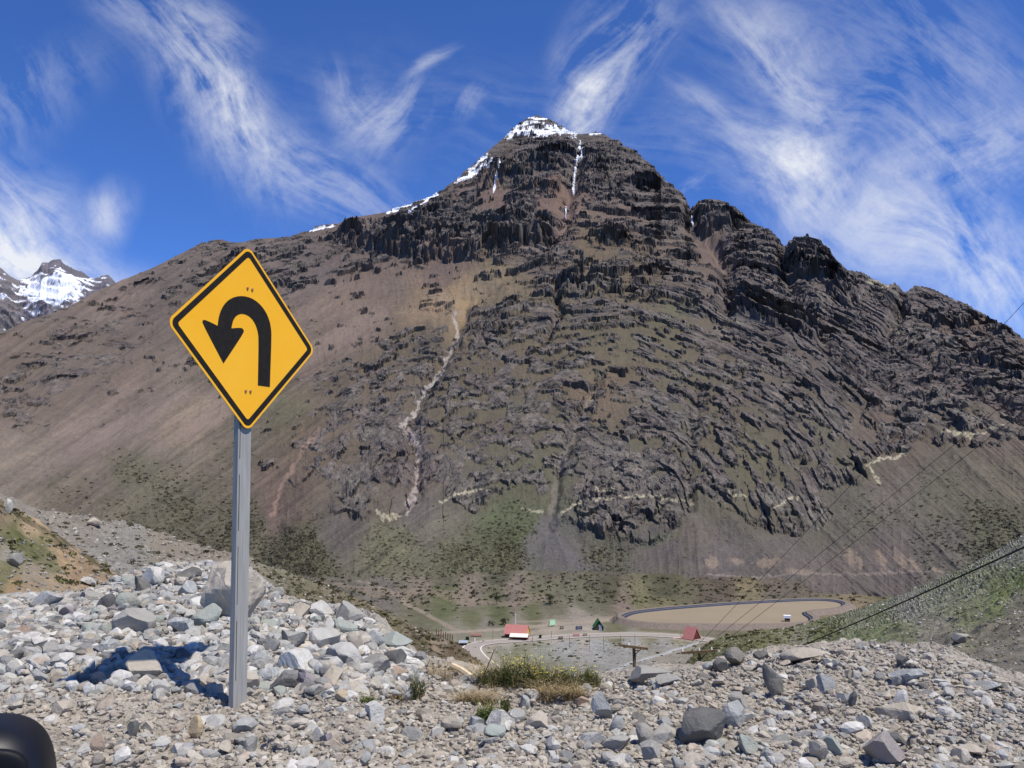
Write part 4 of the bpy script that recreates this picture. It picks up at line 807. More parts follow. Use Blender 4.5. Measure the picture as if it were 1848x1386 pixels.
TR = [  # u, v of the foot, width px, height px, tone, label (traced from the photo)
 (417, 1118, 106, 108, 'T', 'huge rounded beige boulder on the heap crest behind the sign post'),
 (276, 1062, 42, 36, 'W', 'chalky white rock crowning the top of the left rubble heap'),
 (252, 1075, 34, 44, 'D', 'dark rock just left of the chalky white rock on the heap crest'),
 (342, 1048, 46, 26, 'D', 'low dark rock on the crest left of the huge boulder'),
 (338, 1078, 32, 32, 'B', 'blue grey block below the dark crest rock, left of the huge boulder'),
 (86, 1098, 56, 34, 'B', 'blue grey boulder on the heap skyline below the sandy slope'),
 (190, 1107, 30, 42, 'D', 'dark brown upright rock on the left heap skyline'),
 (228, 1098, 50, 32, 'N', 'tilted pale green slab beside the dark brown upright rock'),
 (350, 1100, 44, 28, 'W', 'white rock left of the huge boulder at its foot'),
 (376, 1126, 58, 36, 'N', 'pale greenish slab resting in front of the huge boulder'),
 (124, 1112, 34, 22, 'P', 'purple tinted stone on the left part of the heap'),
 (138, 1122, 30, 18, 'W', 'small white stone touching the purple tinted stone'),
 (240, 1147, 72, 56, 'G', 'large grey wedge shaped rock in the middle of the left heap'),
 (330, 1143, 56, 30, 'B', 'bluish jagged rock between the grey wedge and the post'),
 (42, 1150, 30, 22, 'R', 'pinkish stone at the far left of the heap'),
 (195, 1182, 50, 24, 'B', 'flat bluish rock above the big beige shaded block'),
 (163, 1217, 28, 28, 'W', 'bright faced stone at the edge of the sign shadow'),
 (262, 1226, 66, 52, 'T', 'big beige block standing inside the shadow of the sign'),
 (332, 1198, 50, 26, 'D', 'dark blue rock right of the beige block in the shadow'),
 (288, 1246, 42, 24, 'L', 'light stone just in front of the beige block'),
 (372, 1222, 44, 22, 'L', 'light flat stone left of the foot of the post'),
 (576, 1110, 48, 30, 'W', 'snow white rock on the crest right of the post'),
 (626, 1124, 58, 42, 'G', 'square grey block with brown shade on the right heap crest'),
 (548, 1114, 38, 28, 'T', 'beige rock leaning against the snow white crest rock'),
 (622, 1142, 50, 22, 'N', 'flat turquoise tinted slab under the square grey block'),
 (592, 1142, 22, 34, 'W', 'upright cream stone left of the turquoise slab'),
 (588, 1170, 60, 34, 'L', 'light blue grey rock in the heart of the right heap'),
 (526, 1174, 50, 44, 'G', 'grey rock with a shaded flank right of the post'),
 (642, 1178, 36, 44, 'T', 'upright beige brown rock among grey ones, heap right of the post'),
 (676, 1170, 54, 36, 'B', 'blue grey rock behind the dark greenish slab'),
 (712, 1172, 62, 30, 'N', 'long dark edged greenish slab near the right end of the heap'),
 (734, 1186, 48, 20, 'W', 'long cream slab at the right tip of the heap'),
 (538, 1222, 70, 50, 'W', 'very large bright white rock in front of the heap, right of the post'),
 (552, 1242, 48, 32, 'P', 'purple grey rock overlapping the very large white rock'),
 (478, 1236, 54, 32, 'B', 'bluish white boulder just right of the post foot'),
 (440, 1250, 50, 40, 'T', 'cream lumpy rock leaning against the foot of the post'),
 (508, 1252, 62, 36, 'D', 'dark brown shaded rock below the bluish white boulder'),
 (600, 1240, 60, 34, 'T', 'beige slab right of the purple grey rock'),
 (572, 1258, 46, 28, 'G', 'grey brown stone under the beige slab'),
 (672, 1222, 62, 38, 'G', 'smooth grey slab low on the right heap'),
 (716, 1206, 50, 34, 'D', 'dark block at the lower right of the heap'),
 (716, 1224, 46, 20, 'R', 'pinkish beige stone below the dark block'),
 (620, 1205, 66, 44, 'L', 'large split light grey rock above the smooth grey slab'),
 (694, 1248, 44, 26, 'L', 'pale squarish stone in the dirt right of the heap'),
 (614, 1268, 26, 20, 'O', 'small orange brown stone in front of the heap'),
 (674, 1308, 36, 44, 'W', 'whitish standing stone alone on the dirt below the heap'),
 (574, 1340, 22, 30, 'L', 'pale upright pebble rock in the bottom dirt right of the post'),
 (588, 1344, 22, 22, 'P', 'small purple stone beside the pale upright pebble rock'),
 (352, 1336, 30, 44, 'O', 'flat ochre slab lying in the dirt below the post'),
 (336, 1360, 26, 22, 'B', 'blue grey chip touching the ochre slab'),
 (266, 1325, 32, 28, 'T', 'rounded beige cobble in the bottom dirt, left of the ochre slab'),
 (238, 1330, 22, 34, 'D', 'dark upright cobble beside the rounded beige cobble'),
 (178, 1358, 28, 36, 'R', 'brown cobble near the bottom, right of the car mirror'),
 (108, 1294, 40, 26, 'T', 'pinkish beige flat stone above the car mirror'),
 (92, 1311, 26, 24, 'W', 'cream stone just above the car mirror'),
 (28, 1272, 36, 20, 'L', 'pale flat stone with dark underside at the left edge'),
 (410, 1362, 30, 22, 'T', 'rounded beige cobble at the bottom under the post'),
 (452, 1364, 26, 30, 'G', 'smooth grey cobble at the bottom under the post'),
 (434, 1350, 24, 18, 'B', 'small blue grey cobble between two bottom cobbles'),
 (820, 1322, 46, 34, 'T', 'light beige wedge left of the row of stones below the bush'),
 (858, 1322, 30, 30, 'B', 'blue grey stone between the beige wedge and the white rock'),
 (904, 1322, 50, 42, 'W', 'white rock with a greenish lower face below the bush'),
 (892, 1334, 40, 24, 'N', 'dark green stone under the white rock below the bush'),
 (932, 1304, 32, 28, 'B', 'bluish white rock right of the white rock below the bush'),
 (966, 1322, 44, 40, 'T', 'beige rock with a shaded flank below the bush'),
 (945, 1282, 24, 26, 'B', 'small blue grey triangular stone below the bush'),
 (1050, 1276, 26, 26, 'R', 'reddish brown stone right of the bush'),
 (1088, 1300, 38, 52, 'B', 'long blue white slab leaning to the right of the bush'),
 (1113, 1322, 28, 30, 'B', 'blue grey stone at the foot of the leaning slab'),
 (1154, 1302, 22, 20, 'G', 'round grey cobble right of the leaning slab'),
 (1270, 1348, 88, 64, 'D', 'big dark slate boulder at the bottom right of centre'),
 (1066, 1348, 54, 30, 'L', 'flat topped light stone with black underside, bottom centre'),
 (1160, 1350, 40, 44, 'G', 'grey stone left of the big dark slate boulder'),
 (1200, 1350, 54, 42, 'L', 'light grey stone touching the big dark slate boulder'),
 (1112, 1360, 52, 28, 'G', 'grey green flat stone at the bottom centre'),
 (1172, 1380, 52, 38, 'G', 'grey rock cut by the bottom edge near the centre'),
 (1166, 1236, 92, 30, 'G', 'wide slab with a black front face on the crest by the wooden pole'),
 (1208, 1238, 46, 18, 'G', 'thin slab right of the wide black fronted slab'),
 (1282, 1210, 28, 16, 'B', 'pale blue stone on the crest under the right pole'),
 (1304, 1212, 36, 24, 'D', 'dark stone on the crest right of the pale blue stone'),
 (1326, 1204, 34, 36, 'D', 'dark jagged rock on the crest right of the poles'),
 (1374, 1190, 28, 20, 'D', 'small dark rock on the crest, middle of the right bank'),
 (1450, 1198, 80, 26, 'T', 'wide overhanging beige slab on the right bank crest'),
 (1396, 1258, 34, 66, 'D', 'long dark stone leaning on the right bank'),
 (1330, 1276, 40, 30, 'G', 'grey rock at the left part of the right bank'),
 (1326, 1310, 44, 48, 'B', 'light blue slab tilted above the dark slate boulder'),
 (1490, 1250, 32, 34, 'B', 'blue grey pointed rock on the right bank'),
 (1466, 1246, 26, 26, 'T', 'tan rock left of the blue grey pointed rock'),
 (1538, 1276, 16, 36, 'D', 'thin dark upright stone on the right bank'),
 (1636, 1234, 72, 26, 'B', 'long bluish slab high on the right bank'),
 (1632, 1206, 28, 26, 'D', 'dark sided rock above the long bluish slab'),
 (1624, 1270, 30, 26, 'W', 'bright white stone resting on the big beige rock'),
 (1628, 1304, 84, 36, 'T', 'big beige rock with a black shadow beneath, right bank'),
 (1346, 1362, 42, 38, 'N', 'dark green rock with a pale top at the bottom right'),
 (1505, 1362, 36, 34, 'N', 'greenish dark faced stone at the bottom of the right bank'),
 (1474, 1374, 36, 40, 'T', 'cream triangular stone at the bottom right'),
 (1594, 1380, 80, 56, 'P', 'big bluish purple boulder at the bottom right'),
 (1560, 1314, 28, 22, 'L', 'pale stone above the big bluish purple boulder'),
 (1622, 1350, 34, 24, 'D', 'dark stone right of the big bluish purple boulder'),
 (1748, 1366, 52, 22, 'T', 'low beige slab with a dark underside near the right corner'),
 (1780, 1246, 44, 16, 'B', 'flat bluish stone at the right end of the bank crest')]
BIG = {0, 12, 17, 32, 42, 70, 93, 97, 92, 76, 82}
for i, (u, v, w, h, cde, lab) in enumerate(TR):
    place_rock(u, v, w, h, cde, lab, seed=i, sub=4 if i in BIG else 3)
# the many look-alike stones: one mesh per kind, copied
protos = {}
for k, cde in enumerate('LGBTWDNP'):
    for j in range(3):
        vs, fs = rock_shape(3 if j == 0 else 2, 9, .02, .42, 900 + k * 10 + j)
        me = bpy.data.meshes.new('rock'); me.from_pydata(vs.tolist(), [], fs.tolist()); me.materials.append(RM[cde]); me.update(); protos[cde, j] = me
occ = [(u, v - h / 2, (w + h) / 4) for (u, v, w, h, c_, l_) in TR]
TONE = {'L': 'light grey', 'G': 'mid grey', 'B': 'blue grey', 'T': 'sandy beige', 'W': 'chalk white', 'D': 'dark slate', 'N': 'greenish grey', 'P': 'purplish grey'}
import re as _re
LM = []
for (u, v, w, h, c_, l_) in TR:
    s_ = _re.split(r" (?:on|in|below|beside|at|of|just|with|between|resting|leaning|touching|crowning|behind|left|right|near|under|above|standing|overlapping|among|alone|lying|cut|by|higher|high|low on|like|from|beneath)\b", l_.split(',')[0])[0]
    LM.append((u, v - h / 2, s_))
from collections import Counter as _C
_cn = _C(l[2] for l in LM); LM = [l for l in LM if _cn[l[2]] == 1 and 2 <= len(l[2].split()) <= 6]
used = set()
def lm_label(u, v, s_, tone, where):
    near_ = sorted(LM, key=lambda l: (l[0] - u) ** 2 + (l[1] - v) ** 2)[:6]; size = 'small' if s_ < 19 else 'medium' if s_ < 27 else 'larger'
    for l in near_:
        dx, dy = u - l[0], v - l[1]; far_ = 'just ' if math.hypot(dx, dy) < 45 else ''
        pos = ('right of' if dx > 0 else 'left of') if abs(dx) > abs(dy) * 1.3 else ('below' if dy > 0 else 'above')
        t = f"{size} {tone} angular stone {far_}{pos} the {l[2]}"
        if t not in used and len(t.split()) <= 16: used.add(t); return t
    return f'one of the {tone} angular stones {where}'
def scatter(count, zone, sizes, weights, where, tries=6000, v_off=0):
    n_ = 0
    for _ in range(tries):
        if n_ >= count: break
        u = random.uniform(*zone[0]); v = random.uniform(*zone[1])
        cv_ = np.interp(u, sorted(CR), [CR[k][0] for k in sorted(CR)])
        if v < cv_ + 3 or (len(zone) > 2 and not zone[2](u, v)): continue
        s_ = random.triangular(*sizes)
        if any((u - a) ** 2 + ((v - b) * 1.4) ** 2 < ((s_ * .42 + c) * .80) ** 2 for a, b, c in occ): continue
        p = ground_f.hit(u, v)
        if p is None: continue
        cde = random.choices('LGBTWDNP', weights)[0]; d = math.hypot(p[0], p[1]); k = s_ * d / FPX / 2
        o = bpy.data.objects.new('rock', protos[cde, random.randrange(3)]); COL.objects.link(o)
        sc = (k * random.uniform(.85, 1.25), k * random.uniform(.7, 1.1), k * random.uniform(.5, .85)); o.scale = sc
        o.rotation_euler = (random.uniform(-.35, .35), random.uniform(-.35, .35), random.uniform(0, 6.3)); o.location = (p[0], p[1] + sc[1] * .5, p[2] + sc[2] * .34)
        tag(o, lm_label(u, v - s_ * .3, s_, TONE[cde], where), 'rock', f'angular stones {where}'); occ.append((u, v - s_ * .3, s_ * .45)); n_ += 1
scatter(96, ((0, 415), (1040, 1235), lambda u, v: v < 1215 + (u > 200) * 10), (16, 44, 24), (6, 5, 5, 3, 3, 2, 2, 1), 'packed in the heap left of the post')
scatter(74, ((445, 760), (1060, 1262)), (16, 44, 26), (6, 5, 5, 3, 3, 2, 2, 1), 'packed in the heap right of the post')
scatter(34, ((770, 1848), (1250, 1386), lambda u, v: True), (13, 30, 17), (5, 4, 4, 5, 2, 2, 1, 1), 'scattered over the bottom right dirt')
scatter(20, ((1100, 1848), (1185, 1260), lambda u, v: True), (12, 28, 16), (5, 4, 3, 5, 1, 2, 1, 1), 'along the crest of the right bank')
scatter(12, ((0, 770), (1260, 1386), lambda u, v: u > 100 or v < 1290), (11, 24, 14), (4, 2, 3, 7, 2, 1, 0, 1), 'scattered over the bottom left dirt')

# ---- loose small rubble, too many to count
def rubble(name, label, N, pick, smin, smax, pw, kinds, sub=1, flat=.7):
    base = [rock_shape(sub, 8, 0, .42, 2000 + q)[0] for q in range(24)]; f0 = ICO[sub][1]; nv = len(base[0])
    V = np.zeros((N, nv, 3), np.float32); Cc = np.zeros((N, nv, 3), np.float32); pal = np.array([alb(c) for c in kinds]); k = 0; tr = 0
    while k < N and tr < N * 6:
        tr += 1; q = pick()
        if q is None: continue
        x, y, z, d = q
        s_ = (smin + (smax - smin) * rng.random() ** pw) * (d if d else 1.0)
        b = base[rng.integers(24)] * np.array([s_ * rng.uniform(.8, 1.3), s_ * rng.uniform(.7, 1.1), s_ * rng.uniform(.45, flat + .2)])
        a = rng.uniform(0, 6.283); ca, sa = math.cos(a), math.sin(a); e = rng.uniform(-.4, .4); ce, se = math.cos(e), math.sin(e)
        b = np.stack([b[:, 0] * ce - b[:, 2] * se, b[:, 1], b[:, 0] * se + b[:, 2] * ce], 1); b = np.stack([b[:, 0] * ca - b[:, 1] * sa, b[:, 0] * sa + b[:, 1] * ca, b[:, 2]], 1)
        V[k] = b + (x, y, z + s_ * .08); Cc[k] = pal[rng.integers(len(pal))] * rng.uniform(.8, 1.15); k += 1
    F = (f0[None] + (np.arange(k) * nv)[:, None, None]).reshape(-1, 3)
    o = mesh_obj(name, V[:k].reshape(-1, 3), F, mat_rub, cols=np.clip(Cc[:k].reshape(-1, 3), 0, 1)); tag(o, label, 'rubble', kind='stuff'); return o
mat_rub, t_ = new_mat('small broken stones'); att = t_('Attribute', attribute_name='Col'); gp = t_('NewGeometry').outputs[0]
finish(t_, t_.mix(1.0, att.outputs[0], t_.ramp(t_.noise(gp, 45, 5, .7), [(.3, .78), (.7, 1.2)]), 'MULTIPLY'), .92, t_.noise(gp, 80, 5, .7), .6, .006)
SOILC = [(194, 183, 165), (186, 175, 157), (174, 164, 148), (204, 194, 177)]; STONEC = [(202, 197, 186), (186, 182, 172), (184, 183, 177), (208, 198, 180), (200, 198, 190), (226, 221, 210), (150, 148, 143), (200, 184, 164)]
usr = sorted(CR); ucr = [CR[k][0] for k in usr]
def pick_fg(hp):
    def f():
        u = rng.uniform(-60, 1910); c = np.interp(u, usr, ucr); v = c + (1450 - c) * rng.random() ** 1.15 - 2
        inheap = (u < 760) and v < 1250
        if rng.random() > (hp if inheap else 1 - hp) * 1.6: return None
        p = ground_f.hit(u, v)
        return None if p is None else (p[0], p[1], p[2], None)
    return f
rubble('small_rubble', 'fist sized broken stones covering the rubble heap and bank', 5600, pick_fg(.93), .010, .060, 2.6, STONEC + [SOILC[0], SOILC[2]], 2)
def pick_heap():
    u = rng.uniform(-60, 765); c = np.interp(u, usr, ucr); v = c + (1238 - c) * rng.random(); p = ground_f.hit(u, v)
    return None if p is None or (u < 200 and v > 1215) else (p[0], p[1], p[2], None)
rubble('heap_rubble', 'angular grey rubble filling the gaps between the stones of the left heap', 1500, pick_heap, .026, .068, 1.6, STONEC[:6] + [(150, 148, 143)], 2)
rubble('dirt_clods', 'crumbs and clods of dry beige dirt strewn over the bank', 26000, pick_fg(.34), .005, .028, 2.6, SOILC * 4 + STONEC[:2] + STONEC[3:4], 1)
def pick_sheet(sh, u0, u1, v0, v1, cond=None, rmin=12):
    def f():
        u = rng.uniform(u0, u1); v = rng.uniform(v0, v1)
        if cond and not cond(u, v): return None
        p = sh.hit(u, v, rmin)
        return None if p is None else (p[0], p[1], p[2], math.hypot(p[0], p[1]))
    return f
k_ = 1 / FPX
rubble('scree_stones', 'pale stones littering the rocky ridge on the left', 2600, pick_sheet(hillL, 60, 780, 900, 1180, lambda u, v: rng.random() < np.interp(u, [100, 450, 780], [1, .8, .35])), .8 * k_, 4.2 * k_, 3, [(190, 182, 166), (168, 160, 146), (150, 140, 126), (204, 198, 184)], 1)
rubble('scree_stones', 'pale stones littering the green grey slope on the right', 3000, pick_sheet(hillR, 1290, 1900, 960, 1260), .7 * k_, 3.4 * k_, 3.4, [(184, 180, 168), (164, 160, 150), (140, 134, 124), (204, 200, 190)], 1)
rubble('scree_stones', 'grey stones on the sandy slope at the left edge', 480, pick_sheet(hillS, -20, 260, 940, 1110, lambda u, v: v > 960 + u * .2 or rng.random() < .12, 9), .8 * k_, 5 * k_, 3.4, [(184, 178, 168), (166, 160, 150), (150, 146, 140)], 1)
rubble('valley_stones', 'river stones and boulders spread over the valley gravel', 1400, pick_sheet(valley, 840, 1300, 1150, 1225, None, 120), .5 * k_, 2.2 * k_, 3.4, [(190, 186, 178), (170, 166, 158), (206, 202, 194)], 1)
def far_boulder(sh, u, v, w, h, cde, label, seed):
    p = sh.hit(u, v, 12); d = math.hypot(p[0], p[1]); vs, fs = rock_shape(3, 14, .03, .6, seed)
    o = mesh_obj('boulder', vs * np.array([w, w * .8, h * 1.2]) * d / FPX / 2, fs, RM[cde]); o.location = (p[0], p[1], p[2] + h * d / FPX * .35); o.rotation_euler = (0, .15, seed); tag(o, label, 'boulder')
far_boulder(hillL, 170, 950, 24, 14, 'T', 'lone boulder perched on the skyline of the left ridge', 3001)
far_boulder(hillL, 92, 944, 15, 12, 'T', 'pale boulder near the upper left end of the ridge', 3002)
far_boulder(hillS, 12, 922, 16, 20, 'L', 'pale pointed boulder at the top of the sandy slope', 3003)
far_boulder(hillS, 160, 1054, 26, 12, 'L', 'flat pale boulder jutting from the sandy slope', 3004)
far_boulder(hillS, 24, 1020, 30, 22, 'G', 'grey boulder at the left edge of the sandy slope', 3005)
far_boulder(hillR, 1733, 1160, 28, 18, 'G', 'lone dark fronted boulder on the right scree slope', 3006)
far_boulder(hillR, 1728, 1204, 18, 8, 'G', 'small flat boulder low on the right scree slope', 3007)

# ================================================================ SCRUB
mat_scrub, t_ = new_mat('dusty scrub leaves'); att = t_('Attribute', attribute_name='Col'); finish(t_, att.outputs[0], .9)
def scrub(name, label, N, pick, smin, smax, cols_, nleaf=26, hk=.55, mode='stuff', single=None):
    """low bushes: each a loose dome of small leaf faces"""
    pal = np.array([alb(c) for c in cols_]); Vs = []; Cs = []; k = 0; tr = 0
    while k < N and tr < N * 8:
        tr += 1; q = pick()
        if q is None: continue
        x, y, z, d = q; s_ = (smin + (smax - smin) * rng.random() ** 2) * d
        dr = rng.normal(size=(nleaf, 3)); dr[:, 2] = np.abs(dr[:, 2]); dr /= np.linalg.norm(dr, axis=1)[:, None]
        rad = rng.uniform(.55, 1.05, (nleaf, 1)); ctr = dr * rad * np.array([s_ * rng.uniform(.8, 1.4), s_, s_ * hk * rng.uniform(.8, 1.3)])
        t1 = rng.normal(size=(nleaf, 3)); t1 /= np.linalg.norm(t1, axis=1)[:, None]; t2_ = np.cross(t1, dr + .3 * rng.normal(size=(nleaf, 3))); t2_ /= np.linalg.norm(t2_, axis=1)[:, None] + 1e-6
        ls = s_ * 1.1 / math.sqrt(nleaf) * rng.uniform(.7, 1.4, (nleaf, 1))
        quad = np.stack([ctr - t1 * ls * 1.3, ctr - t2_ * ls, ctr + t1 * ls * 1.3, ctr + t2_ * ls], 1) + (x, y, z)
        Vs.append(quad.reshape(-1, 3)); c = pal[rng.integers(len(pal))] * rng.uniform(.8, 1.2) * rng.uniform(.75, 1.25, (nleaf, 1, 1)); Cs.append(np.broadcast_to(c, (nleaf, 4, 3)).reshape(-1, 3)); k += 1
    V = np.concatenate(Vs); o = mesh_obj(name, V, np.arange(len(V)).reshape(-1, 4), mat_scrub, cols=np.clip(np.concatenate(Cs), 0, 1))
    if mode: tag(o, label, 'scrub', kind='stuff')
    return o
mpos = P[:NR - NB].reshape(-1, 3); mprob = (np.clip(SH, 0, 1) ** 1.5 * (shn * .9 + SH * .72 > .42) * (1 - rock) * (PV > 740) * (PV < 1070) * (PU > -60) * (PU < 1910)).ravel(); mprob = mprob / mprob.sum()
ids = iter(rng.choice(len(mpos), 12000, p=mprob))
def pick_m():
    q = mpos[next(ids)]; return q[0], q[1], q[2], math.hypot(q[0], q[1])
scrub('mountain_scrub', 'dark olive scrub speckling the foot of the mountain', 5600, pick_m, 1.0 * k_, 3.6 * k_, [(86, 80, 64), (94, 87, 70), (80, 73, 58), (98, 92, 74)], 14, .40)
scrub('ridge_scrub', 'olive scrub tufts covering the left ridge', 1700, pick_sheet(hillL, 100, 860, 900, 1200, lambda u, v: rng.random() < np.interp(u, [100, 400, 560, 860], [.10, .3, 1, 1])), 1.5 * k_, 5.5 * k_, [(98, 94, 58), (84, 80, 50), (112, 106, 70), (74, 68, 46)], 26, .5)
scrub('valley_scrub', 'dark bushes spread over the valley floor and its terrace', 1500, pick_sheet(valley, 560, 1700, 1030, 1115, lambda u, v: rng.random() < (1.0 if v < 1092 else .25) and not inpoly(np.array([u]), np.array([v]), [(1100, 1135), (1100, 1108), (1250, 1092), (1500, 1078), (1560, 1100), (1480, 1135)])[0], 120), .9 * k_, 4.6 * k_, [(78, 76, 50), (66, 64, 44), (94, 92, 60), (88, 84, 58)], 18, .6)
scrub('valley_scrub', 'low shrubs dotting the stony river flat', 420, pick_sheet(valley, 840, 1300, 1156, 1225, None, 120), .9 * k_, 4.5 * k_, [(98, 96, 62), (110, 106, 70), (84, 80, 54)], 20, .4)
scrub('slope_scrub', 'low green and olive scrub at the toe of the right slope', 900, pick_sheet(hillR, 1240, 1520, 1120, 1215), 1.2 * k_, 5.5 * k_, [(98, 96, 58), (82, 82, 50), (112, 110, 68)], 24, .45)
scrub('slope_grass', 'thin green grass patches on the right scree slope', 1500, pick_sheet(hillR, 1480, 1900, 980, 1200), .7 * k_, 3.0 * k_, [(112, 122, 66), (124, 130, 80), (98, 108, 60)], 10, .35)
scrub('sand_slope_scrub', 'green and brown tufts beside the orange sand strip', 130, pick_sheet(hillS, -30, 250, 880, 1100, lambda u, v: abs((v - 915) - u * .62) < 13 or abs((v - 975) - u * .55) < 22 or rng.random() < .02, 9), 2.5 * k_, 9 * k_, [(104, 108, 58), (92, 90, 54), (84, 78, 50)], 34, .5)
SHL = ['round dark shrub at the top left of the stony ridge', 'small shrub left of the round dark shrub on the ridge', 'shrub just below the round dark shrub on the stony ridge', 'broad shrub in the middle of the stony left ridge', 'shrub right of the broad shrub on the ridge',
       'second shrub right of the broad ridge shrub', 'shrub at the left foot of the stony ridge', 'widest low shrub near the sand strip edge of the ridge', 'ridge shrub closest to the huge boulder', 'highest shrub near the boulder on the ridge skyline', 'low shrub just behind the chalky rock on the heap', 'shrub near the ridge skyline left of the post',
       'dark green shrub low on the sandy slope', 'bright green round bush at the left edge of the sandy slope', 'brownish shrub beside the flat boulder of the sandy slope']
for i, (u, v, s_) in enumerate([(206, 966, 9), (142, 974, 9), (200, 990, 9), (252, 990, 14), (285, 1000, 12), (308, 1006, 11), (190, 1002, 12), (240, 1018, 18), (335, 1001, 12), (120, 946, 10), (330, 1018, 10), (366, 988, 10), (130, 1052, 20), (32, 1055, 18), (172, 1065, 16)]):
    sh_ = hillS if i > 11 else hillL; q = sh_.hit(u, v, 12); d_ = math.hypot(q[0], q[1])
    o = scrub('shrub', '', 1, lambda: (0, 0, 0, d_), s_ * .5 * k_, s_ * .55 * k_, [(88, 90, 52), (78, 76, 46)], 90, .7, None)
    o.location = q; tag(o, SHL[i], 'shrub', 'shrubs on the sandy slope' if i > 11 else 'shrubs on the left ridge')
for i, (u, v, s_) in enumerate([(1805, 1236, 34), (1842, 1262, 30), (1760, 1228, 18)]):
    q = hillR.hit(u, v - 4, 9.6) or at_range(u, v, 12); d_ = math.hypot(q[0], q[1])
    o = scrub('cushion_plant', '', 1, lambda: (0, 0, 0, d_), s_ * .6 * k_, s_ * .6 * k_, [(112, 108, 52), (98, 96, 46), (122, 116, 60)], 260, .35, None)
    o.location = q; tag(o, ['mossy green cushion plant beyond the right end of the bank', 'larger mossy cushion plant at the right photo edge', 'small olive cushion plant below the lone boulder slope'][i], 'plant')

# ================================================================ THINGS
def thing(name, label, cat, loc=(0, 0, 0), rotz=0, group=None):
    o = bpy.data.objects.new(name, None); COL.objects.link(o); o.location = loc; o.rotation_euler = (0, 0, rotz); o.empty_display_size = .2
    return tag(o, label, cat, group)
class MB:
    def __init__(s): s.v = []; s.f = []
    def add(s, vs, fs):
        k = len(s.v); s.v += [tuple(map(float, p)) for p in vs]; s.f += [tuple(i + k for i in f) for f in fs]; return s
    def box(s, x0, x1, y0, y1, z0, z1, M=None):
        vs = [Vector((x, y, z)) for z in (z0, z1) for y in (y0, y1) for x in (x0, x1)]
        if M: vs = [M @ p for p in vs]
        return s.add(vs, [(0, 2, 3, 1), (4, 5, 7, 6), (0, 1, 5, 4), (2, 6, 7, 3), (0, 4, 6, 2), (1, 3, 7, 5)])
    def tube(s, pts, r, n_=8, r1=None, cap=True):
        pts = [Vector(p) for p in pts]; k0 = len(s.v); m = len(pts)
        for i, p in enumerate(pts):
            tdir = (pts[min(i + 1, m - 1)] - pts[max(i - 1, 0)]).normalized(); a = tdir.cross(Vector((0, 0, 1)) if abs(tdir.z) < .9 else Vector((1, 0, 0))).normalized(); b = tdir.cross(a)
            rr_ = r + ((r1 if r1 is not None else r) - r) * i / (m - 1)
            for j in range(n_):
                t = 2 * math.pi * j / n_; q = p + a * math.cos(t) * rr_ + b * math.sin(t) * rr_; s.v.append(tuple(q))
        for i in range(m - 1):
            for j in range(n_):
                a_ = k0 + i * n_ + j; b_ = k0 + i * n_ + (j + 1) % n_; s.f.append((a_, b_, b_ + n_, a_ + n_))
        if cap: s.f.append(tuple(k0 + j for j in range(n_))[::-1]); s.f.append(tuple(k0 + (m - 1) * n_ + j for j in range(n_)))
        return s
    def build(s, name, mat, parent=None, smooth=False): return mesh_obj(name, s.v, s.f, mat, parent, smooth)
def prism(pts2, y0, y1):
    """outline in x, z extruded along y"""
    n_ = len(pts2); m = MB(); m.add([(x, y0, z) for x, z in pts2] + [(x, y1, z) for x, z in pts2], [tuple(range(n_)), tuple(range(2 * n_ - 1, n_ - 1, -1))] + [(i, i + n_, (i + 1) % n_ + n_, (i + 1) % n_) for i in range(n_)]); return m
def tidy(o, bev=0):
    bm = bmesh.new(); bm.from_mesh(o.data)
    bmesh.ops.recalc_face_normals(bm, faces=bm.faces[:]); bm.to_mesh(o.data); bm.free()
    if bev: md = o.modifiers.new('edge', 'BEVEL'); md.width = bev; md.segments = 2; md.limit_method = 'ANGLE'; md.angle_limit = R_(40)
    return o

# ---------------- the warning sign: pose solved from its four corners
SA, SB, SCC = R_(59.777), R_(-2.715), R_(-.01)
SO = Vector((-1.47296, 4.56769, .83158))
SM = Matrix.Rotation(SA, 4, 'Z') @ Matrix.Rotation(SB, 4, 'X') @ Matrix.Rotation(SCC, 4, 'Y')
sign = thing('road_sign', 'yellow diamond warning sign with a black hairpin arrow on a grey steel post', 'road sign', SO)
sign.rotation_euler = SM.to_euler()
SMi = SM.inverted()
def sgn_pt(u, v):      # photo position -> coordinates on the sign face (homography through the corners)
    return _H(u, v)
_h2 = .75 / 2 ** .5
_src = [(446, 444.5), (571, 631), (444, 781.5), (302, 578)]; _dst = [(0, _h2), (_h2, 0), (0, -_h2), (-_h2, 0)]
_A = []; _b = []
for (u, v), (x, y) in zip(_src, _dst):
    _A += [[u, v, 1, 0, 0, 0, -u * x, -v * x], [0, 0, 0, u, v, 1, -u * y, -v * y]]; _b += [x, y]
_hh = np.linalg.solve(np.array(_A, float), np.array(_b, float))
def _H(u, v):
    w = _hh[6] * u + _hh[7] * v + 1; return (_hh[0] * u + _hh[1] * v + _hh[2]) / w, (_hh[3] * u + _hh[4] * v + _hh[5]) / w
def rdiamond(half, rad, n_=7):
    """square of half-side `half` standing on a corner, corners rounded"""
    pts = []
    for k, (cx, cy) in enumerate([(1, 1), (-1, 1), (-1, -1), (1, -1)]):
        for j in range(n_ + 1):
            a = math.pi / 2 * (k + j / n_); x = cx * (half - rad) + rad * math.cos(a); y = cy * (half - rad) + rad * math.sin(a)
            c = math.sqrt(.5); pts.append(((x - y) * c, (x + y) * c))
    return pts
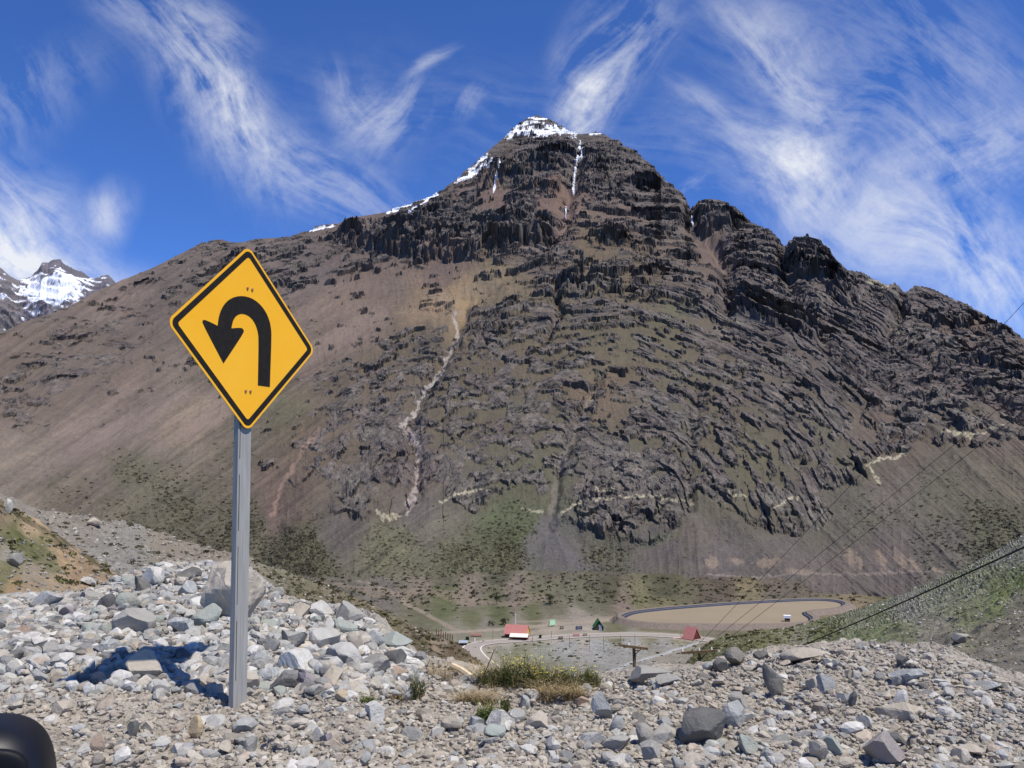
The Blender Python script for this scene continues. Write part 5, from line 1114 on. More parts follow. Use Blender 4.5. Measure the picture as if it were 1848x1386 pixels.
def ring(outer, inner, y, y2):
    n_ = len(outer); m = MB(); vs = [(x, y, z) for x, z in outer] + [(x, y, z) for x, z in inner]; fs = [(i, (i + 1) % n_, n_ + (i + 1) % n_, n_ + i) for i in range(n_)]
    vs2 = [(x, y2, z) for x, z in outer] + [(x, y2, z) for x, z in inner]; m.add(vs + vs2, fs + [tuple(2 * n_ + q for q in f[::-1]) for f in fs] + [(i, 2 * n_ + i, 2 * n_ + (i + 1) % n_, (i + 1) % n_) for i in range(n_)] + [(n_ + i, n_ + (i + 1) % n_, 3 * n_ + (i + 1) % n_, 3 * n_ + i) for i in range(n_)]); return m
my, t_ = new_mat('yellow reflective sheeting'); gp = t_('TexCoord').outputs['Object']
yc = t_.ramp(t_.noise(gp, 3, 5, .6), [(.3, L(247, 176, 6)), (.7, L(255, 186, 10))])
yc = t_.mix(t_.math('MULTIPLY', t_.ramp(t_.noise(gp, 1.6, 7, .7), [(.45, 0.0), (.75, 1.0)]), .22), yc, L(226, 176, 70))
yc = t_.mix(t_.math('MULTIPLY', t_.ramp(t_.noise(gp, 60, 3, .8), [(.66, 0.0), (.75, 1.0)]), .25), yc, L(190, 140, 50))
finish(t_, yc, .42, t_.noise(gp, 220, 2, .5), .04, .001, **{'Specular IOR Level': .4})
mb_, t_ = new_mat('black sign film'); finish(t_, t_.ramp(t_.noise(t_('TexCoord').outputs['Object'], 30, 4, .6), [(.3, L(30, 29, 28)), (.7, L(42, 38, 33))]), .75, **{'Specular IOR Level': .12})
mg_, t_ = new_mat('bare aluminium back'); finish(t_, L(150, 152, 152), .45, Metallic=.7)
YF = -.0015
pn = tidy(prism(rdiamond(.3735, .045), YF, YF + .003).build('sign_plate', my, sign))
brd = tidy(ring(rdiamond(.360, .036), rdiamond(.330, .018), YF - .0016, YF - .0002).build('border', mb_, sign))
tidy(prism(rdiamond(.3725, .045), YF + .0033, YF + .0045).build('plate_back', mg_, sign))
C5 = [(711, 928), (634, 916), (639, 640), (637, 598), (630, 560), (614, 518), (590, 487), (562, 468), (532, 462), (505, 469), (484, 490), (473, 520), (467, 556), (518, 551), (532, 553), (542, 561), (546, 574), (541, 588), (417, 773), (291, 528), (289, 514), (296, 504), (307, 502), (383, 541),
      (387, 500), (398, 455), (420, 411), (452, 378), (495, 357), (545, 354), (592, 366), (634, 392), (670, 430), (698, 478), (714, 530), (720, 580), (719, 640)]
def c5(x, y): return _H(280 + x / 3.4656, 430 + y / 3.4656)
def smooth_outline(p, keep, it=2):
    for _ in range(it):
        q = []; kq = []
        for i in range(len(p)):
            a, b = p[i], p[(i + 1) % len(p)]; q.append(p[i] if keep[i] else tuple(.5 * p[i][k] + .25 * (p[i - 1][k] + b[k]) for k in (0, 1))); kq.append(keep[i])
            q.append(((a[0] + b[0]) / 2, (a[1] + b[1]) / 2)); kq.append(False)
        p, keep = q, kq
    return p
kp = [i in (0, 1, 12, 18, 23) for i in range(len(C5))]
ar = smooth_outline([c5(x, y) for x, y in C5], kp)
def flat_prism(pts2, y0, y1, name, mat, parent):
    bm = bmesh.new(); f = bm.faces.new([bm.verts.new((x, y0, z)) for x, z in pts2]); r = bmesh.ops.extrude_face_region(bm, geom=[f]); bmesh.ops.translate(bm, verts=[g_ for g_ in r['geom'] if isinstance(g_, bmesh.types.BMVert)], vec=(0, y1 - y0, 0))
    bmesh.ops.triangulate(bm, faces=bm.faces[:]); bmesh.ops.recalc_face_normals(bm, faces=bm.faces[:]); me = bpy.data.meshes.new(name); bm.to_mesh(me); bm.free(); me.materials.append(mat); o = bpy.data.objects.new(name, me); COL.objects.link(o); o.parent = parent; return o
flat_prism(ar, YF - .0018, YF - .0002, 'arrow', mb_, sign)
mbolt, t_ = new_mat('rusty bolt head'); finish(t_, t_.ramp(t_.noise(t_('TexCoord').outputs['Object'], 300, 3), [(.4, L(120, 72, 44)), (.65, L(190, 170, 140))]), .6, Metallic=.3)
for (x, y) in [(568, 308), (597, 316), (556, 951), (586, 955)]:
    p = c5(x, y); m = MB().tube([(p[0], YF - .006, p[1]), (p[0], YF + .001, p[1])], .0072, 6); tidy(m.build('bolt', mbolt, sign))
# post: pressed steel channel behind the plate
mp_, t_ = new_mat('galvanised steel'); gp = t_('TexCoord').outputs['Object']
mp2 = t_('Mapping', {'Vector': gp, 'Scale': (22, 22, 1.2)}).outputs[0]
pc = t_.ramp(t_.noise(mp2, 3, 5, .6), [(.3, L(140, 138, 131)), (.7, L(168, 165, 156))])
pc = t_.mix(t_.math('MULTIPLY', t_.ramp(t_.noise(t_('Mapping', {'Vector': gp, 'Scale': (60, 60, 1.5)}).outputs[0], 1.0, 4), [(.55, 0.0), (.7, 1.0)]), .35), pc, L(150, 128, 116))
finish(t_, pc, .6, Metallic=.05)
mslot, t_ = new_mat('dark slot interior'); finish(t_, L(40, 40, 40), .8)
top_l = Vector((.012, .034, .46)); _o = SMi @ (-SO); _d = (SMi.to_3x3() @ Vector(at_range(429, 1262, 1.0))); bl = _o + _d * ((.034 - _o.y) / _d.y); axis = (top_l - bl); Lp = axis.length
post = thing('post', None, None); post.parent = sign; post.location = bl; post.rotation_euler = axis.to_track_quat('Z', 'Y').to_euler()
# build the channel directly in the post's frame, wide web facing like the plate
Mq = (axis.to_track_quat('Z', 'Y').to_matrix().to_4x4()); ex = Mq.inverted() @ Vector((1, 0, 0)); ang = math.atan2(ex.y, ex.x)
def chan(w, d, t, z0, z1):
    o_ = [(-w, -d), (w, -d), (w, d), (w - .014, d), (w - .014, d - t), (w - t, d - t), (w - t, -d + t), (-w + t, -d + t), (-w + t, d - t), (-w + .014, d - t), (-w + .014, d), (-w, d)]
    c, s_ = math.cos(ang), math.sin(ang); o_ = [(x * c - y * s_, x * s_ + y * c) for x, y in o_]; n_ = len(o_)
    return MB().add([(x, y, z0) for x, y in o_] + [(x, y, z1) for x, y in o_], [(i, (i + 1) % n_, (i + 1) % n_ + n_, i + n_) for i in range(n_)] + [tuple(range(n_))[::-1], tuple(range(n_, 2 * n_))])
bpy.data.objects.remove(post)
po = tidy(chan(.0455, .018, .003, -.35, Lp).build('post', mp_, sign), .0015); po.location = bl; po.rotation_euler = Mq.to_euler()
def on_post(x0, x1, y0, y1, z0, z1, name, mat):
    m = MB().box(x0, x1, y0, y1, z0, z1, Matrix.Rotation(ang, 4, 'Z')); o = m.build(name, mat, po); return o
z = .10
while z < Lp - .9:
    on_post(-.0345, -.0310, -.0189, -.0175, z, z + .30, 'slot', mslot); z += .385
on_post(-.030, .024, -.0225, -.0185, Lp - .872, Lp - .80, 'dark_block', mslot)  # small dark block on the post web near the plate's lower corner
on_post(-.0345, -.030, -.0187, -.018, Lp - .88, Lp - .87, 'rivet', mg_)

# ---------------- side mirror of the car the photo was taken from
mblk, t_ = new_mat('black car plastic'); finish(t_, L(9, 8, 9), .5, t_.noise(t_('TexCoord').outputs['Object'], 60, 3), .03, .002, **{'Specular IOR Level': .5})
mmir, t_ = new_mat('dark inner shell'); finish(t_, L(14, 14, 16), .6)
mc = Vector(at_range(-75, 1446, .80)); mirr = thing('side_mirror', 'black rounded car side mirror intruding at the bottom left corner', 'car mirror', mc, R_(20))
def superbox(a, b, c, e, sub=4):
    v, f = ICO[sub]; q = np.sign(v) * np.abs(v) ** .55; q = q / (np.abs(q) ** e).sum(1)[:, None] ** (1 / e); return q * (a, b, c), f
v_, f_ = superbox(.0665, .05, .060, 3.4); v_[:, 0] *= 1 - .12 * (v_[:, 2] / .060)
mesh_obj('housing', v_, f_, mblk, mirr, smooth=True)
v_, f_ = superbox(.056, .006, .049, 5); o = mesh_obj('inner_shell', v_ + (0, -.047, 0), f_, mmir, mirr, smooth=True)
MB().tube([(-.05, 0, -.05), (-.10, -.01, -.075), (-.16, -.03, -.085)], .022, 12, .028).build('arm', mblk, mirr, True)

# ---------------- cabins and small things in the valley (px = metres per photo pixel there)
def flat_mat(name, a, b, rough=.85, sc=2.0, stretch=(1, 1, 1), bd=.02):
    m, t = new_mat(name); gp = t('TexCoord').outputs['Object']; nz_ = t.noise(t('Mapping', {'Vector': gp, 'Scale': stretch}).outputs[0], sc, 5, .65)
    finish(t, t.ramp(nz_, [(.3, L(*a)), (.7, L(*b))]), rough, nz_, .3, bd); return m
m_redr = flat_mat('faded red roof', (172, 108, 100), (190, 128, 118), sc=1.2, stretch=(6, 1, 1)); m_redd = flat_mat('dark red boards', (84, 36, 30), (120, 56, 44)); m_yel = flat_mat('yellow gable boards', (206, 160, 60), (222, 180, 84)); m_cream = flat_mat('cream roof sheet', (214, 206, 190), (232, 224, 208))
m_grn = flat_mat('green roof sheet', (44, 104, 62), (62, 124, 78), stretch=(6, 1, 1)); m_dkw = flat_mat('dark timber', (56, 44, 36), (84, 68, 54)); m_greyd = flat_mat('grey door panel', (140, 150, 158), (160, 168, 174)); m_wood = flat_mat('weathered timber', (104, 84, 62), (142, 120, 92), sc=3, stretch=(1, 1, .2))
m_white = flat_mat('white panel', (226, 226, 226), (240, 240, 240)); m_navy = flat_mat('navy panel', (30, 36, 76), (44, 50, 94), .4); m_blk = flat_mat('black bin plastic', (26, 30, 28), (40, 44, 42)); m_pink = flat_mat('pinkish slab', (206, 170, 152), (220, 186, 168)); m_pgrn = flat_mat('pale green paint', (150, 190, 150), (170, 206, 168)); m_glass = flat_mat('dark window', (30, 34, 38), (46, 50, 54), .2)
def vg(u, v): p = valley.hit(u, v, 120); return Vector(p)
def face(p): return -math.atan2(p.x, p.y)
def roof2(x0, x1, y0, y1, ze, zr, t, m=None):
    """gable roof with its ridge along x: two sloping slabs"""
    m = m or MB(); ym = (y0 + y1) / 2
    for ya, yb in ((y0, ym), (y1, ym)): m.add([(x0, ya, ze), (x1, ya, ze), (x1, yb, zr), (x0, yb, zr), (x0, ya, ze + t), (x1, ya, ze + t), (x1, yb, zr + t), (x0, yb, zr + t)], [(0, 1, 2, 3), (4, 7, 6, 5), (0, 4, 5, 1), (1, 5, 6, 2), (2, 6, 7, 3), (3, 7, 4, 0)])
    return m
# long red roofed cabin
p = vg(929, 1153); c = thing('cabin', 'long red roofed cabin with a yellow gable and pale porch roof', 'cabin', p, face(p) - .30)
MB().box(-3.3, 3.3, .4, 4.2, 0, 1.5).build('wall', m_redd, c); tidy(roof2(-3.6, 3.6, 0, 4.6, 1.1, 3.6, .12).build('roof', m_redr, c))
tidy(MB().add([(3.42, .2, 1.2), (3.42, 4.4, 1.2), (3.42, 2.3, 3.5), (3.30, .2, 1.2), (3.30, 4.4, 1.2), (3.30, 2.3, 3.5)], [(0, 1, 2), (5, 4, 3), (0, 3, 4, 1), (1, 4, 5, 2), (2, 5, 3, 0)]).build('gable', m_yel, c))
p = vg(938, 1155); d_ = thing('porch_shelter', 'cream roofed open shelter with dark red posts before the long cabin', 'shelter', p, face(p) - .2)
tidy(roof2(-2.9, 2.7, -1.4, 1.4, .95, 1.8, .08).build('roof', m_cream, d_)); MB().box(-2.4, 2.4, -.7, .9, .35, .62).build('bench', m_redd, d_)
for x, y in ((-2.5, -1.1), (2.3, -1.1), (-2.5, 1.1), (2.3, 1.1)): MB().box(x - .09, x + .09, y - .09, y + .09, -.1, 1.0).build('post', m_redd, d_)
for u, v, h, lab in ((930.5, 1140, 5.6, 'tall pale mast rising behind the long red roofed cabin'),):
    p = vg(u, v); mm = thing('mast', lab, 'mast', p); MB().tube([(0, 0, -.2), (0, 0, h)], .12, 8, .06).build('pole', m_white, mm); MB().tube([(-.3, 0, h - .5), (.3, 0, h - .5)], .04, 6).build('crossbar', m_white, mm)
# green A-roof cabin
p = vg(1081, 1138); c = thing('cabin', 'small green roofed A shaped cabin with a grey door', 'cabin', p, face(p) + .12)
def aframe(w, l, h, rm, wm, par, over=.35, wallz=.9):
    m = MB()
    for s_ in (-1, 1): m.add([(s_ * (w + .25), -over, wallz - .25), (s_ * (w + .25), l + over, wallz - .25), (0, l + over, h), (0, -over, h), (s_ * (w + .25), -over, wallz - .03), (s_ * (w + .25), l + over, wallz - .03), (0, l + over, h + .28), (0, -over, h + .28)], [(0, 1, 2, 3), (4, 7, 6, 5), (0, 4, 5, 1), (1, 5, 6, 2), (2, 6, 7, 3), (3, 7, 4, 0)])
    tidy(m.build('roof', rm, par)); b = prism([(-w, 0), (w, 0), (w, wallz), (0, h - .05), (-w, wallz)], 0, l); tidy(b.build('wall', wm, par))
aframe(1.45, 3.2, 3.1, m_grn, m_dkw, c); dr_ = MB().box(-.1, .95, -.12, -.02, 0, 1.75).build('door', m_greyd, c); MB().box(-.05, .05, -.18, -.12, .8, .95).build('handle', m_blk, dr_)
# red A tent cabin at the foot of the right slope
p = vg(1257, 1155); c = thing('cabin', 'steep red roofed A frame cabin at the toe of the right slope', 'cabin', p, face(p) + .95)
aframe(1.9, 3.6, 3.3, m_redr, m_redd, c, .2, .25); MB().box(-.4, .4, -.08, -.01, .05, 1.5).build('door', m_dkw, c)
p = vg(1231, 1153); MBs = MB().box(-2.6, 2.4, -.5, .5, -.15, .28); o = MBs.build('platform', m_pink, None); o.location = p; o.rotation_euler[2] = face(p); tag(o, 'low pinkish concrete platform left of the steep red cabin', 'platform')
# info boards, bin, hut on the water, shed, tables, swing frame
for u, w, lab, s_ in ((1041.6, 1.0, 'left dark blue panel board in the gravel lot', 0), (1048, .95, 'right dark blue panel board in the gravel lot', 1)):
    p = vg(u, 1139); c = thing('panel_board', lab, 'board', p, face(p)); MB().box(-w / 2, w / 2, -.05, .05, .45, 1.45).build('panel', m_navy, c)
    for x in (-.35, .35): MB().box(x - .04, x + .04, .0501, .13, -.1, 1.3).build('leg', m_white, c)
    MB().box(-.06, .06, -.07, -.0501, .75, 1.15).build('emblem', m_white, c)
p = vg(975, 1153); c = thing('waste_bin', 'black waste container standing alone on the valley road side', 'waste bin', p, face(p)); tidy(prism([(-.35, 0), (.35, 0), (.42, .95), (-.42, .95)], -.35, .35).build('body', m_blk, c), .03); MB().box(-.46, .46, -.4, .4, .951, 1.04).build('lid', m_blk, c)
for a_, b_ in ((-.3, .42), (.3, .42)): MB().tube([(a_ - .05, b_, .1), (a_ + .05, b_, .1)], .1, 10).build('wheel', m_blk, c)
q_ = on_plane(1421, 1121.5, WAT); c = thing('pump_hut', 'small white roofed pump hut standing in the reservoir', 'hut', q_, face(Vector(q_)))
MB().box(-.85, .85, -.7, .7, .35, 1.15).build('wall', m_dkw, c); MB().box(-1.15, 1.15, -.95, .95, 1.15, 2.0).build('roof', m_white, c)
for x in (-.7, .7):
    for y in (-.55, .55): MB().box(x - .08, x + .08, y - .08, y + .08, -.8, .35).build('leg', m_dkw, c)
p = vg(836, 1166); c = thing('shed', 'small dark pitched roof shed beside the bend of the valley road', 'shed', p, face(p)); MB().box(-1.0, 1.0, 0, 1.6, 0, .8).build('wall', m_dkw, c); tidy(roof2(-1.25, 1.25, -.25, 1.85, .8, 1.35, .08).build('roof', m_greyd, c))
p = vg(822, 1165); o = MB().box(-.9, .9, -.4, .4, 0, .45).add([(-.9, -.4, .45), (.9, -.4, .45), (.5, .1, .95), (-.6, .1, .8), (.9, .4, .45), (-.9, .4, .45)], [(0, 1, 2, 3), (1, 4, 2), (4, 5, 3, 2), (5, 0, 3)]).build('timber_pile', m_dkw); o.location = p; tag(o, 'dark pile of timber left of the small dark shed', 'timber pile')
def table(u, v, w, mat, lab, cat='table'):
    p = vg(u, v); c = thing('picnic_table', lab, cat, p, face(p)); MB().box(-w / 2, w / 2, -.45, .45, .62, .72).build('tabletop', mat, c)
    for s_ in (-1, 1):
        MB().box(-w / 2, w / 2, s_ * .8 - .14, s_ * .8 + .14, .36, .43).build('bench_seat', mat, c)
        MB().box(s_ * w * .36 - .06, s_ * w * .36 + .06, -.85, .85, .25, .355).build('leg_frame', mat, c); MB().box(s_ * w * .36 - .05, s_ * w * .36 + .05, -.1, .1, -.1, .249).build('leg', mat, c)
    return c
table(860, 1149, 3.4, m_redr, 'long red picnic table left of the long red roofed cabin'); table(1012, 1154, 1.4, m_dkw, 'small dark picnic table at the edge of the valley road'); table(1014, 1135, 1.2, m_dkw, 'small dark picnic table in the upper gravel lot')
table(1040, 1149, 2.0, m_redr, 'reddish picnic table in the gravel lot before the green cabin'); table(1056, 1148, 1.3, m_wood, 'brown picnic table nearest the green cabin')
p = vg(843.5, 1155); c = thing('crate', 'black box standing left of the long red picnic table', 'box', p, face(p)); MB().box(-.5, .5, -.4, .4, 0, .8).build('body', m_blk, c); MB().box(-.54, .54, -.44, .44, .801, .88).build('lid', m_blk, c)
p = vg(857, 1159); o = MB().box(-.14, .14, -.14, .14, -.1, .95).add([(-.14, -.14, .95), (.14, -.14, .95), (.14, .14, .95), (-.14, .14, .95), (0, 0, 1.1)], [(0, 1, 4), (1, 2, 4), (2, 3, 4), (3, 0, 4)]).build('marker_post', m_white); o.location = p; tag(o, 'short white marker post before the long red picnic table', 'marker post')
p = vg(997, 1131); c = thing('swing_frame', 'pale green metal swing frame on the upper gravel lot', 'swing frame', p, face(p) + .5)
for x in (-1.0, 1.0):
    for y in (-.7, .7): MB().tube([(x * 1.15, y, 0), (x, 0, 2.1)], .07, 6).build('leg', m_pgrn, c)
MB().tube([(-1.2, 0, 2.1), (1.2, 0, 2.1)], .08, 6).build('top_bar', m_pgrn, c); MB().add([(-.95, -.45, .5), (.95, -.45, .5), (.9, 0, 2.0), (-.9, 0, 2.0)], [(0, 1, 2, 3)]).box(-.95, .95, -.5, -.45, .45, .55).build('canopy', m_pgrn, c)
# posts
ORD = ['one', 'three', 'four', 'five', 'six', 'eight', 'nine', 'ten', 'two', 'seven']; ORD2 = ['first', 'second', 'third', 'fourth', 'fifth', 'sixth', 'seventh', 'eighth']
def simple_post(name, u, v, hpx, r, mat, lab, group, cat='post'):
    p = vg(u, v); d = p.xy.length; h = hpx * d / FPX; o = MB().tube([(0, 0, -.3), (0, 0, h * .5), (.02, 0, h)], r, 7, r * .8).build(name, mat); o.location = p; tag(o, lab, cat, group); return o
for i, (u, v, h) in enumerate([(889.5, 1154, 18), (995.5, 1152, 12), (1027.6, 1168, 20), (1064, 1172, 24), (1089.5, 1175, 24), (1146, 1164, 18), (1229, 1155, 14), (1269, 1156, 14), (961, 1160, 10), (1120, 1160, 12)]):
    simple_post('fence_post', u, v, h, .07, m_wood, f'thin dark post number {ORD[i]} from the left along the valley road', 'thin posts along the valley road')
for i in range(8):
    u = 787 + i * 4.1; q = hillL.hit(u, 1166 + i * 1.2, 100) or tuple(vg(u, 1172)); d = math.hypot(q[0], q[1])
    o = MB().tube([(0, 0, -.5), (.05, 0, (20 + (i * 7) % 5) * d / FPX)], .09, 6, .07).build('stake', m_wood); o.location = q; tag(o, f'{ORD2[i]} tall brown stake from the left at the toe of the left ridge', 'stake', 'row of brown stakes at the toe of the left ridge')
# small trees and bushes in the valley
m_bark = flat_mat('grey bark', (86, 76, 62), (112, 100, 84))
def small_tree(u, v, wpx, hpx, colr, lab, leaves=150, sh=valley):
    q = sh.hit(u, v, 120); d = math.hypot(q[0], q[1]); w = wpx * d / FPX / 2; h = hpx * d / FPX
    t0 = thing('tree', lab, 'tree', q); m = MB().tube([(0, 0, -.3), (.05, 0, h * .35), (0, .05, h * .8)], .12, 7, .04)
    for a in range(7): m.tube([(0, 0, h * (.25 + .07 * a)), (math.cos(a * 2.4) * w * .6, math.sin(a * 2.4) * w * .6, h * (.45 + .07 * a))], .05, 5, .015)
    m.build('trunk', m_bark, t0)
    Vs = []; Cs = []
    cl = rng.normal(size=(12, 3)) * (w * .42, w * .42, h * .2) + (0, 0, h * .62)
    for _ in range(leaves):
        c0 = cl[rng.integers(12)] + rng.normal(size=3) * w * .17; a = rng.normal(size=3); a /= np.linalg.norm(a); b = np.cross(a, rng.normal(size=3)); b /= np.linalg.norm(b); s_ = w * .11
        Vs += [c0 - a * s_, c0 - b * s_ * .7, c0 + a * s_, c0 + b * s_ * .7]; Cs += [alb(colr) * rng.uniform(.6, 1.4)] * 4
    mesh_obj('crown', np.array(Vs), np.arange(len(Vs)).reshape(-1, 4), mat_scrub, t0, cols=np.clip(np.array(Cs), 0, 1))
small_tree(896, 1092, 14, 20, (62, 68, 42), 'dark bushy tree alone below the pale terrace bank', 320)
small_tree(992, 1092, 18, 18, (70, 72, 46), 'broad dark bush on the terrace bank right of the lone tree', 320)
small_tree(908, 1128, 16, 12, (66, 64, 44), 'dark thicket behind the long red roofed cabin', 320); small_tree(888, 1130, 14, 9, (72, 70, 46), 'low dark thicket left of the pale mast', 240)
small_tree(1113, 1124, 12, 18, (142, 136, 112), 'pale nearly bare tree at the left tip of the reservoir', 90); small_tree(1108, 1126, 9, 12, (134, 128, 106), 'smaller pale bare tree left of the reservoir tip', 60)
# ---------------- utility poles below the bank, wires and cable
def pole(u_top, v_top, u_bot, wpost, arm, lab, insul, r0=33.0):
    tp = Vector(at_range(u_top, v_top, r0)); gz = ground_f.z(tp.x, tp.y); c = thing('utility_pole', lab, 'utility pole', (tp.x, tp.y, gz), face(tp)); h = tp.z - gz
    MB().tube([(.12, 0, -.5), (.02, 0, h * .6), (0, 0, h + .02)], wpost / 2, 10, wpost / 2 * .85).build('pole_shaft', m_wood, c)
    (xa, za), (xb, zb) = arm; MM = MB(); dirv_ = Vector((xb - xa, 0, zb - za)); MM.box(0, dirv_.length, -wpost * .5 - .08, -wpost * .5, -.045, .045, Matrix.Translation((xa, 0, h + za)) @ Matrix.Rotation(-math.atan2(zb - za, xb - xa), 4, 'Y')); MM.build('crossarm', m_wood, c)
    MB().tube([(xb * .55, -.1, h + zb * .55 - .02), (.02, -.08, h - .32)], .018, 6).build('brace', m_dkw, c)
    for x in insul:
        zz_ = h + za + (zb - za) * (x - xa) / (xb - xa) + .045; MB().tube([(x, -wpost * .5 - .04, zz_), (x, -wpost * .5 - .04, zz_ + .05), (x, -wpost * .5 - .04, zz_ + .10)], .035, 8, .02).build('insulator', m_white, c)
    return c
ppx = 33.0 / FPX
pole(1144, 1166, 1149, .15, ((-26 * ppx, 2 * ppx), (24 * ppx, -3 * ppx)), 'left wooden utility pole rising behind the black fronted slab', [-.2])
pole(1262, 1173, 1264, .14, ((-30 * ppx, -5 * ppx), (29 * ppx, 1 * ppx)), 'right wooden utility pole tilted on the crest of the bank', [-.62, 0.0, .45])
m_wire, t_ = new_mat('dark wire'); finish(t_, L(38, 36, 38), .6)
def wire(name, p0, p1, sag, r, lab, group=None, cat='wire'):
    a = Vector(p0); b = Vector(p1); pts = []
    for i in range(41):
        t = i / 40; q = a.lerp(b, t); q.z -= sag * 4 * t * (1 - t); pts.append(q - a)
    o = MB().tube(pts, r, 6, cap=False).build(name, m_wire); o.location = a; tag(o, lab, cat, group); return o
wire('power_line', at_range(1243, 1181, 33.0), at_range(2010, 376, 24.0), .02, .0065, 'upper overhead wire rising from the right utility pole')
wire('power_line', at_range(1262, 1175, 33.0), at_range(2010, 568, 24.0), .02, .0065, 'middle overhead wire rising from the right utility pole')
wire('power_line', at_range(1280, 1179, 33.0), at_range(2010, 616, 24.0), .02, .0065, 'lowest overhead wire rising from the right utility pole')
wire('cable', at_range(1250, 1235, 50.0), at_range(2080, 880, 14.0), .25, .016, 'thick black cable strung above the green right slope', None, 'cable')

# ---------------- plants on the bank
m_leaf, t_ = new_mat('green herb leaves'); att = t_('Attribute', attribute_name='Col'); finish(t_, att.outputs[0], .7)
def blades(n_, spread, h, w, lean, pal, rg):
    V = []; C_ = []
    for _ in range(n_):
        a = rg.uniform(0, 6.28); r = spread * rg.random() ** .6; x, y = r * math.cos(a), r * math.sin(a) * .6; hh = h * rg.uniform(.45, 1.1); b = rg.uniform(0, 6.28); dx, dy = math.cos(b) * lean * hh * rg.random(), math.sin(b) * lean * hh * rg.random()
        nx, ny = -math.sin(b) * w, math.cos(b) * w; c = np.array(alb(pal[rg.randrange(len(pal))])) * rg.uniform(.7, 1.25)
        for k in range(3):
            t0_, t1_ = k / 3, (k + 1) / 3; f0, f1 = 1 - t0_ * .5, 1 - t1_ * (.5 if k < 2 else 1)
            P0 = np.array([x + dx * t0_ ** 1.8, y + dy * t0_ ** 1.8, hh * t0_]); P1 = np.array([x + dx * t1_ ** 1.8, y + dy * t1_ ** 1.8, hh * t1_ - lean * hh * .12 * t1_]); N_ = np.array([nx, ny, 0])
            V += [P0 - N_ * f0, P0 + N_ * f0, P1 + N_ * f1, P1 - N_ * f1]; C_ += [c] * 4
    return V, C_
def leafy(n_, spread, h, ls, pal, rg):
    V = []; C_ = []
    for _ in range(n_):
        a = rg.uniform(0, 6.28); r = spread * rg.random() ** .5; z = h * rg.random() * (1.05 - .5 * r / spread); c0 = np.array([r * math.cos(a), r * math.sin(a) * .55, z])
        d1 = np.array([rg.gauss(0, 1), rg.gauss(0, 1), rg.gauss(.6, .7)]); d1 /= np.linalg.norm(d1); d2 = np.cross(d1, [rg.gauss(0, 1), rg.gauss(0, 1), rg.gauss(0, 1)]); d2 /= np.linalg.norm(d2); s_ = ls * rg.uniform(.6, 1.3)
        V += [c0 - d1 * s_, c0 - d2 * s_ * .28, c0 + d1 * s_, c0 + d2 * s_ * .28]; C_ += [np.array(alb(pal[rg.randrange(len(pal))])) * rg.uniform(.65, 1.3)] * 4
    return V, C_
m_flow = flat_mat('yellow petals', (232, 214, 60), (240, 224, 90))
GR = [(96, 112, 50), (110, 124, 60), (84, 98, 46), (126, 132, 74), (140, 136, 88)]; ST = [(196, 172, 122), (178, 152, 104), (206, 186, 140), (160, 136, 96)]
def plant(u, v, wpx, hpx, lab, kind='herb', flowers=0, seed=1, group=None, dens=1.0, green=GR):
    q = ground_f.hit(u, v); d = math.hypot(q[0], q[1]); w = wpx * d / FPX / 2; h = hpx * d / FPX; rg = random.Random(seed)
    nm = {'herb': 'flowering_plant' if flowers else 'weed', 'straw': 'dry_grass'}[kind]; c = thing(nm, lab, 'plant' if kind == 'herb' else 'dry grass', q, -math.atan2(q[0], q[1]), group)
    if kind == 'herb':
        V, C_ = leafy(int(1000 * dens), w, h, .012, green, rg); V2, C2 = blades(int(340 * dens), w * .95, h * 1.5, .0022, 1.0, green + ST[:2], rg)
        mesh_obj('leaves', np.array(V), np.arange(len(V)).reshape(-1, 4), m_leaf, c, cols=np.clip(np.array(C_), 0, 1)); mesh_obj('stems', np.array(V2), np.arange(len(V2)).reshape(-1, 4), m_leaf, c, cols=np.clip(np.array(C2), 0, 1))
    else:
        V, C_ = blades(int(420 * dens), w, h, .0018, 2.2, ST, rg); mesh_obj('blades', np.array(V), np.arange(len(V)).reshape(-1, 4), m_leaf, c, cols=np.clip(np.array(C_), 0, 1))
    if flowers:
        F = MB()
        for _ in range(flowers):
            a = rg.uniform(0, 6.28); r = w * rg.random() ** .5; z = h * rg.uniform(.6, 1.2); x, y = r * math.cos(a), r * math.sin(a) * .5
            for k in range(4): b = k * 1.57 + a; F.add([(x, y, z), (x + .009 * math.cos(b - .4), y + .009 * math.sin(b - .4), z + .004), (x + .013 * math.cos(b), y + .013 * math.sin(b), z + .006), (x + .009 * math.cos(b + .4), y + .009 * math.sin(b + .4), z + .004)], [(0, 1, 2, 3)])
        o = F.build('flowers', m_flow, c); o['kind'] = 'stuff'
    return c
plant(900, 1240, 74, 36, 'leafy green plant with yellow flowers at the left end of the roadside bush row', flowers=16, seed=1)
plant(945, 1236, 84, 40, 'tallest yellow flowered plant in the middle of the bush row', flowers=26, seed=2)
plant(988, 1246, 78, 34, 'yellow flowered plant right of the tallest plant', flowers=18, seed=3)
plant(1020, 1248, 50, 34, 'straw mixed green plant near the right end of the bush row', flowers=14, seed=4, dens=.7)
plant(1062, 1240, 44, 30, 'low green plant at the right end of the bush row', flowers=6, seed=5, dens=.6)
plant(1030, 1262, 60, 34, 'pale dry grass clump under the right part of the bush row', 'straw', seed=6)
plant(990, 1262, 60, 40, 'dry grass clump mixed below the yellow flowered plants', 'straw', seed=7, dens=.8)
plant(860, 1272, 80, 34, 'matted straw coloured dry grass left of the flowering bush', 'straw', seed=8, dens=1.5)
plant(870, 1232, 60, 56, 'tall thin dry stalks at the left end of the bush row', 'straw', seed=9, dens=.5)
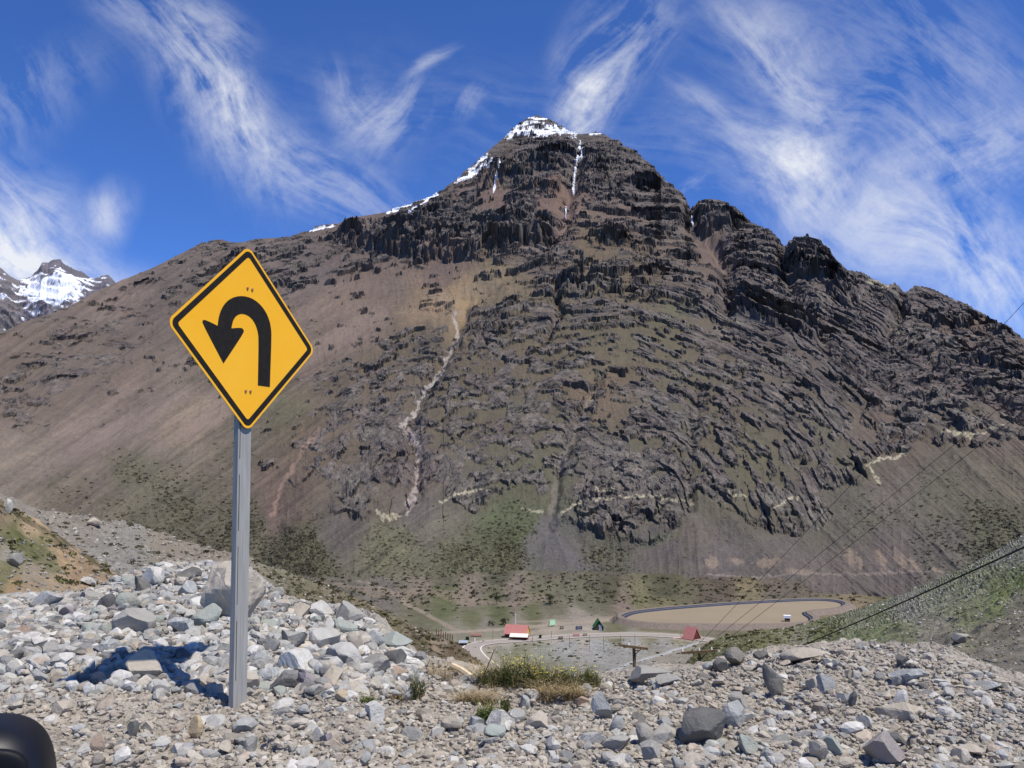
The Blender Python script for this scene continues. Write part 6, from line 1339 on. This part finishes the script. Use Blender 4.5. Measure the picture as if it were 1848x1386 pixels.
plant(790, 1226, 60, 34, 'sparse dry grass at the right tip of the rubble heap', 'straw', seed=10, dens=.6)
plant(720, 1262, 44, 16, 'thin dry grass lying in front of the heap tip', 'straw', seed=16, dens=.4)
plant(880, 1304, 42, 26, 'bright green weed among the stones below the bush', seed=11, dens=.5, green=[(120, 146, 60), (136, 160, 76), (104, 128, 54)])
plant(912, 1284, 18, 26, 'small darker green weed above the bright green weed', seed=12, dens=.15)
plant(752, 1262, 30, 40, 'dark green stalky weed in front of the heap tip', seed=13, dens=.2, green=[(70, 84, 44), (84, 98, 52)])
plant(664, 1274, 26, 14, 'tiny green weed below the smooth grey slab', seed=14, dens=.18, green=[(104, 128, 54), (120, 140, 66)])
plant(1200, 1262, 16, 8, 'tiny dry tuft right of the leaning slab', 'straw', seed=15, dens=.1)
def twig(pts, r, lab, mat, name='twig', rr=7.0):
    P_ = [Vector(at_range(u, v, rr)) for u, v in pts]; a = P_[0]; c = MB().tube([q - a for q in P_], r, 6, r * .5).build(name, mat); c.location = a; tag(c, lab, 'twig' if name == 'twig' else 'wood'); return c
q0 = ground_f.hit(768, 1262); rr0 = math.hypot(q0[0], q0[1])
twig([(862, 1262), (866, 1236), (876, 1212), (886, 1188), (892, 1172)], .006, 'dark bent twig standing at the left of the flowering bush', m_dkw, rr=6.3)
twig([(748, 1262), (760, 1232), (770, 1204), (776, 1190)], .005, 'thin dark stalk rising above the heap tip', m_dkw, rr=6.5)
twig([(690, 1246), (697, 1216), (702, 1192)], .004, 'thin brown stalk among the stones left of the heap tip', m_wood, rr=7.0)
pk = [Vector(ground_f.hit(816, 1210) or at_range(816, 1210, 6.9)), Vector(ground_f.hit(852, 1232) or at_range(852, 1232, 6.6))]
pk = [q + Vector((0, 0, .035)) for q in pk]; o = MB().tube([Vector((0, 0, 0)), (pk[1] - pk[0]) * .5 + Vector((0, 0, .008)), pk[1] - pk[0]], .022, 7, .026).build('stick', flat_mat('peeled pale wood', (214, 190, 150), (228, 208, 172))); o.location = pk[0]; tag(o, 'pale peeled stick lying on the dirt left of the flowering bush', 'stick')
